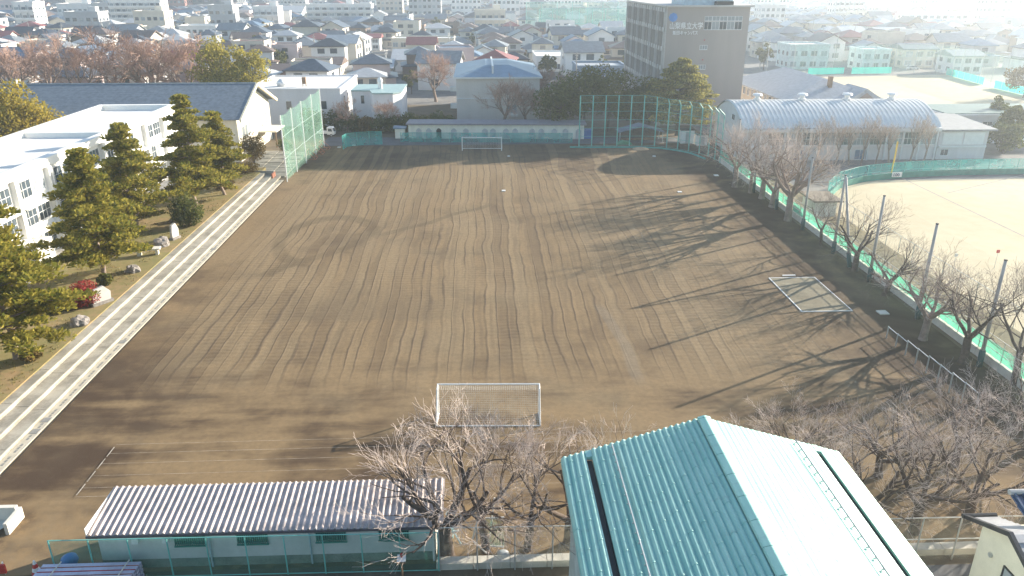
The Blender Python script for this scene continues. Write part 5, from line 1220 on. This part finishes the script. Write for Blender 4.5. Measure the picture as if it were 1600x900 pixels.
big('beige slab block at top edge above pinkish warehouse', 375, 440, 10, 18, 20, 5, 2, 'win')
big('cream two-storey office with square windows', 613, 710, 89, 6.8, 13, 2, 1, 'win', 'office', short='the cream office')
big('big white five-storey block left of the campus tower', 860, 908, 25, 20, 20, 5, 0, 'win', short='the white five-storey block')
big('grey slab block left of the white five-storey block', 829, 850, 24, 21, 14, 6, 3, 'win'); big('narrow white block beside the grey slab', 812, 828, 22, 16, 12, 5, 0, 'win')
big('wide white low block at top centre', 658, 730, 18, 9, 20, 2, 0, 'win', short='the wide white low block')
big('teal-roofed hall at top edge near campus tower', 908, 948, 14, 10, 24, 0, 0, 'gable', 'hall', M('teal_town_roof', (.10, .42, .42), .5))
big('long low white flat-roofed block right of beige block', 838, 930, 112, 4.6, 22, 1, 0, 'win', short='the low white flat block')
big('slate-blue low block at foot of campus tower', 902, 978, 134, 5.2, 14, 1, M('slate_blue_wall', (.20, .27, .36), .7), 'flat', rm=ROOF[4])
big('white apartment block right of campus tower in the haze', 1185, 1224, 48, 12, 12, 4, 0, 'win', 'apartments', short='the hazy white apartments')
big('white house with teal trim and two stepped storeys', 1230, 1292, 108, 7.8, 12, 2, M('teal_white_wall', (.62, .70, .68), .8), 'win', 'house', short='the teal-white house')
big('narrow teal-white house left of the turquoise sheet', 1345, 1388, 110, 6.5, 11, 2, M('teal_white_wall', (.62, .70, .68)), 'win', 'house')
big('cream house with dark hipped roof behind far field', 1408, 1458, 106, 6.6, 10, 2, 1, 'gable', 'house', ROOF[0], short='the cream dark-roofed house')
big('pale two-storey house behind right end of far field', 1485, 1532, 116, 6.0, 10, 2, 0, 'gable', 'house', ROOF[1], short='the pale two-storey house')
big('long pale school wing at upper right', 1415, 1510, 48, 10, 14, 3, 0, 'win', short='the long pale wing')
big('hazy dark tower block at top right', 1470, 1545, 15, 28, 25, 8, 3, 'win'); big('hazy white tower block at top right corner', 1560, 1612, 17, 26, 22, 8, 0, 'win')
big('white gabled factory at right, left one of two', 1316, 1352, 72, 6, 16, 0, 0, 'gable', 'factory', ROOF[4], short='the white gabled factory'); big('bright white gabled factory right of its twin', 1372, 1420, 74, 6, 16, 0, 0, 'gable', 'factory', ROOF[4])
big('pale shed with broad blue-grey roof at right', 1460, 1510, 62, 5, 16, 0, 1, 'gable', 'shed', ROOF[1])
big('pale hall with grey gable at upper right', 1290, 1340, 14, 14, 20, 4, 0, 'win'); big('low white office behind hazy apartments', 1240, 1300, 28, 9, 14, 3, 0, 'win'); big('pale slab block high at right of centre', 1350, 1400, 12, 16, 18, 5, 0, 'win')
big('white slab block at top centre', 700, 745, 9, 16, 18, 4, 0, 'win'); big('beige slab block at top centre right', 770, 805, 12, 17, 18, 5, 1, 'win')
big('long single-storey house with brown tile roof behind annex', 468, 532, 118, 3.6, 12, 1, 1, 'gable', 'house', ROOF[2], short='the brown single-storey house')
big('single-storey house with wide grey roof behind white block', 556, 612, 124, 3.6, 13, 1, 1, 'gable', 'house', ROOF[4], short='the wide grey-roofed house')
big('dark wooden house with deep brown eaves beside golden evergreen', 424, 476, 130, 3.6, 11, 0, 4, 'gable', 'house', ROOF[2])
big('low white workshop with pale roof right of wide grey-roofed house', 615, 662, 112, 4, 18, 0, 0, 'gable', 'workshop', ROOF[4])
big('house with crimson gable roof at upper centre left', 566, 594, 79, 5.6, 9, 2, 0, 'gable', 'house', ROOF[5], short='the crimson-roofed house')
big('brick-red house with red-brown roof left of crimson roof', 473, 516, 62, 5.8, 10, 2, RED_B, 'gable', 'house', ROOF[5])
mids = [(30, 62, 56, 11.5, 4, 0, 'white walk-up flats behind the far-left houses'), (108, 160, 64, 9, 3, 3, 'grey three-storey flats above reddish zelkovas'), (215, 262, 62, 9, 3, 1, 'cream three-storey flats behind reddish zelkovas'), (400, 438, 52, 9.5, 3, 0, 'white three-storey flats above golden evergreen'), (640, 690, 44, 13, 5, 3, 'grey five-storey slab right of four-storey flats'), (706, 752, 34, 14, 5, 0, 'white five-storey slab at upper centre'),
        (742, 790, 58, 9, 3, 1, 'cream three-storey flats behind beige block'), (770, 812, 40, 12, 4, 0, 'white four-storey flats left of narrow white block'), (590, 630, 34, 13, 5, 2, 'beige five-storey slab under tall white block'), (440, 480, 26, 16, 5, 0, 'white five-storey slab behind pale blue warehouse'), (330, 368, 52, 10, 3, 3, 'grey three-storey flats right of white tower house'), (0, 40, 36, 10, 3, 5, 'pinkish three-storey block at far left edge'),
        (150, 176, 22, 15, 5, 3, 'grey five-storey slab behind white glazed hall'), (205, 250, 14, 18, 6, 0, 'white six-storey slab at top left'), (545, 580, 12, 17, 6, 3, 'grey six-storey slab at top edge left of centre'), (650, 696, 8, 17, 6, 0, 'white six-storey slab at top edge of centre'), (1180, 1232, 22, 16, 5, 0, 'pale five-storey slab at top right of campus tower'), (1425, 1462, 24, 16, 5, 1, 'cream five-storey slab in the haze at upper right'), (1300, 1345, 40, 11, 4, 0, 'pale four-storey flats in the haze right of centre'), (1535, 1590, 44, 13, 4, 3, 'grey four-storey flats in haze near right edge')]
for i_, (a_, b_, c_, d_, e_, f_, l_) in enumerate(mids): big(l_, a_, b_, c_, d_ * 1.25, 12, e_, f_, 'balcony' if i_ % 3 == 0 else 'win', 'flats', seed=i_)
# driving-range cage and the nets round the far field
cg = [P(842, 60), P(985, 58)]
fence('tall pale green net cage before the white five-storey block', [(cg[0].x, cg[0].y), (cg[1].x, cg[1].y)], 15, teal_l, netmat('cage_net', (.25, .55, .48), .30), 7.5, .14, rails=(1.0, .5), name='net_cage', cat='net')
fence('second tall green net cage farther behind the first', [(cg[0].x - 4, cg[0].y + 50), (cg[1].x + 10, cg[1].y + 50)], 17, teal_l, bpy.data.materials['cage_net'], 9, .14, rails=(1.0,), name='net_cage', cat='net')
fn = [P(1240, 116), P(1310, 115), P(1420, 115), P(1480, 117), P(1540, 134), P(1640, 158)]
fence('tall faint net fence behind the far sand field', [(q.x, q.y + 1) for q in fn], 9.5, steel, netmat('far_net', (.25, .52, .46), .16), 7, .08, rails=(1.0,))
for i, (a, b_, lab) in enumerate((((1262, 117), (1318, 116), 'turquoise sheet along far field, left piece'), ((1330, 116), (1392, 115), 'turquoise sheet along far field, middle piece'), ((1478, 117), (1536, 133), 'turquoise sheet along far field slanting down right'), ((1553, 138), (1625, 155), 'turquoise sheet along far field at right edge'))):
    p, q = P(*a), P(*b_); t = thing('turquoise_sheet', lab, 'sheet', (p.x, p.y, 0), group='turquoise sheets round the far field'); n = 6
    for k in range(n):
        u, v = p.lerp(q, k / n), p.lerp(q, (k + 1) / n)
        MB().add([(u.x, u.y, .1), (v.x, v.y, .1), (v.x, v.y + .08, 2.2), (u.x, u.y + .08, 2.2)], [(0, 1, 2, 3)]).build('panel', sheet_t, t)
        MB().tube((u.x, u.y + .12, 0), (u.x, u.y + .12, 2.3), .05, n=5).build('post', steel, t)
LAND += [('the campus tower', 1078, 90), ('the beige block', 778, 120), ('the barrel gym', 1300, 170), ('the golden evergreen', 408, 90), ('the reddish zelkovas', 230, 95), ('the slate roof', 60, 120)]

# ------------------------------------------------------------------ town: houses
def hip(mb, w_, d_, z, rise, ov=.6, cx=0, cy=0):
    a, b_ = w_ / 2 + ov, d_ / 2 + ov; r = max(0, a - b_); s_ = max(0, b_ - a)
    vs = [(-a, -b_, z), (a, -b_, z), (a, b_, z), (-a, b_, z), (-r, -s_, z + rise), (r, s_, z + rise), (-a, -b_, z - .2), (a, -b_, z - .2), (a, b_, z - .2), (-a, b_, z - .2)]
    if s_ > 0: fs = [(0, 1, 4), (1, 2, 5, 4), (2, 3, 5), (3, 0, 4, 5)]
    else: fs = [(0, 1, 5, 4), (1, 2, 5), (2, 3, 4, 5), (3, 0, 4)]
    fs += [(6, 7, 1, 0), (7, 8, 2, 1), (8, 9, 3, 2), (9, 6, 0, 3), (9, 8, 7, 6)]
    mb.add([(x + cx, y + cy, q) for x, y, q in vs], fs)
def gable(mb, w_, d_, z, rise, ov=.6, cx=0, cy=0, along='x'):
    a, b_ = w_ / 2 + ov, d_ / 2 + ov
    if along == 'x': mb.prism([(cy - b_, z), (cy, z + rise), (cy + b_, z), (cy + b_, z - .2), (cy, z + rise - .22), (cy - b_, z - .2)], 'x', cx - a, cx + a)
    else: mb.prism([(cx - a, z), (cx, z + rise), (cx + a, z), (cx + a, z - .2), (cx, z + rise - .22), (cx - a, z - .2)][::-1], 'y', cy - b_, cy + b_)
def house_parts(kind):
    Wm, Rm, wins = MB(), MB(), []
    if kind == 0: Wm.box(-4.6, 4.6, -4, 4, 0, 5.5); hip(Rm, 9.2, 8, 5.6, 1.9); X, Yf, F = 4.6, 4, (1.0, 3.7)
    elif kind == 1:
        Wm.prism([(-4, 0), (4, 0), (4, 5.4), (0, 7.3), (-4, 5.4)], 'x', -4.6, 4.6); gable(Rm, 9.2, 8, 5.5, 2.1); X, Yf, F = 4.6, 4, (1.0, 3.7)
    elif kind == 2:
        Wm.box(-5.2, 5.2, -4.6, 4.6, 0, 2.9).box(-4, 4, -3.4, 3.4, 2.9, 5.7); hip(Rm, 10.4, 9.2, 2.95, 1.1, .5); hip(Rm, 8, 6.8, 5.75, 1.7, .6); X, Yf, F = 4.0, 3.4, (3.85,)
        wins += [('-y', (-3.8, -4.6, .9)), ('-y', (1.2, -4.6, .9)), ('+x', (5.2, -1.2, .9)), ('-x', (-5.2, -1.2, .9))]
    elif kind == 3:
        Wm.box(-4.8, 4.8, -4.2, 4.2, 0, 7.6).box(-4.8, 4.8, -4.2, -4, 7.6, 8.1).box(-4.8, 4.8, 4, 4.2, 7.6, 8.1).box(-4.8, -4.6, -4, 4, 7.6, 8.1).box(4.6, 4.8, -4, 4, 7.6, 8.1); Rm.box(-4.59, 4.59, -3.99, 3.99, 7.6, 7.7); X, Yf, F = 4.8, 4.2, (.9, 3.4, 5.7)
    elif kind == 4:
        Wm.box(-6.2, 6.2, -4.8, 4.8, 0, 3.0); hip(Rm, 12.4, 9.6, 3.05, 2.5, .8); X, Yf, F = 6.2, 4.8, (.8,)
    else:
        Wm.prism([(-4, 0), (4, 0), (4, 5.3), (0, 7.3), (-4, 5.3)], 'y', -5, 3.6).box(4, 7, -2.5, 3.5, 0, 3.0); gable(Rm, 8, 8.6, 5.4, 2.1, .55, 0, -.7, 'y'); gable(Rm, 3.2, 6, 3.05, .9, .3, 5.55, .5, 'x'); X, Yf, F = 4.0, 5.0, (1.0, 3.6)
    for z in F:
        for u in (-.62, .12): wins.append(('-y', (u * X, -Yf, z)))
        wins += [('+x', (X, -1.0, z)), ('-x', (-X, -1.0, z))]
    if kind == 5: wins = [w_ for w_ in wins if not (w_[0] == '+x' and w_[1][2] < 3)]
    return Wm, Rm, wins
PROTO = []
KN = ['hip-roofed', 'gabled', 'skirt-roofed', 'flat-roofed', 'low', 'gable-fronted']
for k in range(6):
    Wm, Rm, wins = house_parts(k); PROTO.append((Wm.mesh('wall', WALL[0]), Rm.mesh('roof', ROOF[0]), wins, Wm, Rm))
WMESH = {}
for fc in ('-y', '+x', '-x'):
    mb = MB()
    if fc == '-y': mb.box(0, 1.9, -.05, .03, 0, 1.3)
    elif fc == '+x': mb.box(-.03, .05, 0, 1.8, 0, 1.2)
    else: mb.box(-.05, .03, 0, 1.8, 0, 1.2)
    WMESH[fc] = mb.mesh('window', glass)
rng = random.Random(99)
cands = []
zones = [(-112, 44, 0, 203), (-20, 60, 0, 214), (34, 64, 160, 216), (44, 128, 0, 182)]
fx = [p.x for p in far_pts]; fyy = [p.y for p in far_pts]
zones.append((70, 200, 150, 262))
zones.append((cg[0].x - 6, cg[1].x + 12, cg[0].y - 4, cg[0].y + 56))
def free(x, y):
    for a, b_, c, d in zones + OCC:
        if a - 5 < x < b_ + 5 and c - 5 < y < d + 5: return False
    return True
yrow = 150.0; rowi = 0
while yrow < 1700:
    x = -(.74 * yrow + 60) + rng.uniform(0, 10)
    while x < .80 * yrow + 70:
        jx, jy = x + rng.uniform(-1.5, 1.5), yrow + rng.uniform(-2, 2) + 6 * math.sin(x * .013 + yrow * .004)
        if free(jx, jy) and rng.random() < (.86 if yrow < 700 else .66):
            u, v, d = PX((jx, jy, 4)); 
            if -40 < u < 1640 and v > -20 and not (985 < u < 1165 and v < 160 and jy > 165): cands.append((d, jx, jy))
        x += rng.uniform(13, 18.5) if rowi % 7 else rng.uniform(16, 26)
    rowi += 1; yrow += 13.5 if rowi % 2 else 18.5
cands.sort()
kinds = [0, 0, 1, 1, 2, 2, 2, 3, 4, 5]; rcol = [0, 0, 0, 1, 1, 1, 1, 2, 2, 2, 3, 3, 4, 4, 4, 5, 6]; wcol = [0, 0, 0, 0, 0, 1, 1, 1, 2, 3, 3, 4, 5]
def where(u, v):
    n_, lx, ly = min(LAND, key=lambda L: (L[1] - u) ** 2 + ((L[2] - v) * 2.2) ** 2)
    dx, dy = u - lx, v - ly
    if abs(dx) > 2.2 * abs(dy): r_ = 'right of' if dx > 0 else 'left of'
    elif abs(dy) > 1.2 * abs(dx): r_ = 'below' if dy > 0 else 'above'
    else: r_ = ('below ' if dy > 0 else 'above ') + ('right of' if dx > 0 else 'left of')
    return r_ + ' ' + n_
RANK = {}
def rank(key):
    RANK[key] = RANK.get(key, 0) + 1; return RANK[key]
plan = []
for i, (d, x, y) in enumerate(cands):
    k = rng.choice(kinds); w_, r_ = rng.choice(wcol), rng.choice(rcol); a = R(rng.choice((0, 0, 90, 90, 180)) + rng.uniform(-9, 9)); s_ = rng.uniform(1.02, 1.36)
    plan.append((d, x, y, k, w_, r_, a, s_, rng.uniform(.92, 1.1)))
NI = 300
cnt = {}
for pl in plan[:NI]:
    u, v, _ = PX((pl[1], pl[2], 4)); key = f'{WN[pl[4]]} {KN[pl[3]]} house with {RN[pl[5]]} roof', where(u, v); cnt[key] = cnt.get(key, 0) + 1
for (d, x, y, k, w_, r_, a, s_, sz) in plan[:NI]:
    u, v, _ = PX((x, y, 4)); key = f'{WN[w_]} {KN[k]} house with {RN[r_]} roof', where(u, v); n = rank(key)
    lab = key[0] + (', ' if cnt[key] == 1 else f', {"nearest" if n == 1 else ordn[n - 1] + " nearest"} ') + key[1]
    t = bpy.data.objects.new('town_house', None); COL.objects.link(t); t.location = (x, y, 0); t.rotation_euler = (0, 0, a); t.scale = (s_, s_, s_ * sz)
    tag(t, lab, 'house', 'houses of the town')
    me_w, me_r, wins, _, _ = PROTO[k]
    for nm, me, mt in (('wall', me_w, WALL[w_]), ('roof', me_r, ROOF[r_])):
        o = bpy.data.objects.new(nm, me); COL.objects.link(o); o.parent = t; o.material_slots[0].link = 'OBJECT'; o.material_slots[0].material = mt
    ca, sa = math.cos(a), math.sin(a)
    for fc, p in wins:
        nx, ny = {'-y': (0, -1), '+x': (1, 0), '-x': (-1, 0)}[fc]; wx, wy = nx * ca - ny * sa, nx * sa + ny * ca
        if wx * -x + wy * -y < 0: continue                     # this side never faces the school
        o = bpy.data.objects.new('window', WMESH[fc]); COL.objects.link(o); o.parent = t; o.location = p
# the rest of the town beyond them, too many to tell apart
FM = MB(); mats = WALL + ROOF + [glass]
for (d, x, y, k, w_, r_, a, s_, sz) in plan[NI:]:
    Wm, Rm, wins = PROTO[k][3], PROTO[k][4], PROTO[k][2]; ca, sa = math.cos(a) * s_, math.sin(a) * s_
    for mb, mi in ((Wm, w_), (Rm, 6 + r_)): FM.add([(x + p[0] * ca - p[1] * sa, y + p[0] * sa + p[1] * ca, p[2] * s_ * sz) for p in mb.v], mb.f, mi)
    if d < 900:
        for fc, p in wins:
            nx, ny = {'-y': (0, -1), '+x': (1, 0), '-x': (-1, 0)}[fc]
            if (nx * ca - ny * sa) * -x + (nx * sa + ny * ca) * -y < 0: continue
            if fc == '-y': q = [(p[0], p[1] - .05, p[2]), (p[0] + 1.9, p[1] - .05, p[2]), (p[0] + 1.9, p[1] - .05, p[2] + 1.3), (p[0], p[1] - .05, p[2] + 1.3)]
            else: e = .05 if fc == '+x' else -.05; q = [(p[0] + e, p[1], p[2]), (p[0] + e, p[1] + 1.8, p[2]), (p[0] + e, p[1] + 1.8, p[2] + 1.2), (p[0] + e, p[1], p[2] + 1.2)]
            FM.add([(x + c[0] * ca - c[1] * sa, y + c[0] * sa + c[1] * ca, c[2] * s_ * sz) for c in q], [(0, 1, 2, 3)], 14)
o = FM.build('distant_town', mats); tag(o, 'distant mass of small town houses fading into the haze', 'houses', kind='stuff')
# town trees and utility poles
TT = [broadleaf(81, 6.5, 2.6, 22, 34, .5, .15), broadleaf(82, 8.5, 2.4, 24, 34, .5, .16), broadleaf(83, 5, 2.8, 20, 34, .5, .15)]
TM = [[(T.mesh('trunk', bark), W.mesh('crown', m_)) for T, W in TT] for m_ in (green_m, olive_m, brown_m)]
GNm = ['dark green', 'olive', 'brownish']
n = 0; tries = 0
spots = []
while n < 70 and tries < 4000:
    tries += 1; y = rng.uniform(200, 520); x = rng.uniform(-.68 * y, .74 * y)
    if not free(x, y): continue
    u, v, d = PX((x, y, 3))
    if not (0 < u < 1600 and v > 5) or (985 < u < 1165): continue
    if min((abs(x - c[1]) + abs(y - c[2]) for c in cands[:1200]), default=99) < 8.2: continue
    spots.append((d, x, y, rng.randrange(3), rng.randrange(3), rng.uniform(.7, 1.15))); n += 1
spots.sort(); cnt = {}
for s_ in spots: u, v, _ = PX((s_[1], s_[2], 3)); key = GNm[s_[4]], where(u, v); cnt[key] = cnt.get(key, 0) + 1
for d, x, y, k, c, s_ in spots:
    u, v, _ = PX((x, y, 3)); key = GNm[c], where(u, v); n = rank(('tree',) + key)
    lab = f'small {key[0]} tree among houses, ' + ('' if cnt[key] == 1 else ('nearest one ' if n == 1 else ordn[n - 1] + ' nearest one ')) + key[1]
    t = thing('town_tree', lab, 'tree', (x, y, 0), x, 'trees among the houses'); t.scale = (s_,) * 3
    obj('trunk', TM[c][k][0], t, (0, 0, 0)); o = obj('crown', TM[c][k][1], t, (0, 0, 0)); o['kind'] = 'stuff'
up = [(x, y) for x, y in ((rng.uniform(-.6, .7), rng.uniform(205, 430)) for _ in range(200))]
UM = (MB().tube((0, 0, 0), (0, 0, 11), .17, .11, 7).mesh('shaft', polem), MB().box(-.9, .9, -.06, .06, 10.1, 10.22).box(-.7, .7, -.06, .06, 9.4, 9.52).mesh('cross_arm', steel), MB().tube((.3, 0, 8.1), (.3, 0, 8.9), .22, n=8).mesh('transformer', steel))
us = []
for fx_, y in up:
    x = fx_ * y
    if not free(x, y) or len(us) >= 34: continue
    u, v, d = PX((x, y, 8))
    if 985 < u < 1170 or not 0 < u < 1600: continue
    if min(abs(x - c[1]) + abs(y - c[2]) for c in cands[:1000]) < 7: continue
    us.append((d, x, y))
us.sort(); cnt = {}
for d, x, y in us: u, v, _ = PX((x, y, 8)); cnt[where(u, v)] = cnt.get(where(u, v), 0) + 1
for d, x, y in us:
    u, v, _ = PX((x, y, 8)); key = where(u, v); n = rank(('pole', key))
    t = thing('utility_pole', 'concrete utility pole with cross arms, ' + ('' if cnt[key] == 1 else ('nearest one ' if n == 1 else ordn[n - 1] + ' nearest one ')) + key, 'pole', (x, y, 0), x, 'utility poles in the town')
    for nm, me in zip(('shaft', 'cross_arm', 'transformer'), UM): obj(nm, me, t, (0, 0, 0))

# parked car at the right edge and rooftop units
def car(label, x, y, rz_, mat):
    t = thing('parked_car', label, 'car', (x, y, .03), rz_)
    part(t, 'body', MB().prism([(-2.1, .3), (2.1, .3), (2.15, .75), (1.2, .95), (-2.0, 1.0), (-2.15, .6)], 'y', -.82, .82), mat)
    part(t, 'cabin', MB().prism([(-1.9, .98), (1.15, .94), (.45, 1.45), (-1.5, 1.48)], 'y', -.74, .74), glass)
    part(t, 'roof', MB().prism([(-1.55, 1.46), (.5, 1.43), (.35, 1.52), (-1.4, 1.55)], 'y', -.70, .70), mat)
    for wx in (-1.3, 1.35):
        for wy in (-.74, .74):
            q_ = part(t, 'wheel', MB().tube((wx, wy - .1, .31), (wx, wy + .1, .31), .31, n=14), rubber); part(t, 'rim', MB().tube((wx, wy - .11, .31), (wx, wy + .11, .31), .18, n=10), steel, q_)
    for wy in (-.6, .6): part(t, 'headlight', MB().box(2.1, 2.16, wy - .16, wy + .16, .6, .76), glassp)
q = P(1588, 216); car('silver car parked at right edge before long white wing', q.x, q.y, R(20), M('silver_paint', (.45, .47, .50), .3, .5))
q = P(1440, 112); car('white car parked behind the far sand field', q.x, q.y + 6, R(5), white)

# ------------------------------------------------------------------ haze
hz, nt, b = nodes_of('haze'); nt.nodes.remove(b)
pv = nt.nodes.new('ShaderNodeVolumePrincipled'); pv.inputs['Color'].default_value = (.80, .90, 1.0, 1); pv.inputs['Density'].default_value = .0005; pv.inputs['Anisotropy'].default_value = .64
nt.links.new(pv.outputs[0], nt.nodes['Material Output'].inputs['Volume'])
h_ = MB().box(-2600, 2600, -260, 4000, -1.2, 46).build('haze', hz); h_['kind'] = 'stuff'; h_['label'] = 'thin bright morning haze over the whole town'; h_['category'] = 'haze'
dup = {k: v for k, v in LABELS.items() if len(v) > 1}
print('DUPLABELS', {k: v[:3] for k, v in list(dup.items())[:12]}, len(dup), 'objects', len(COL.objects))
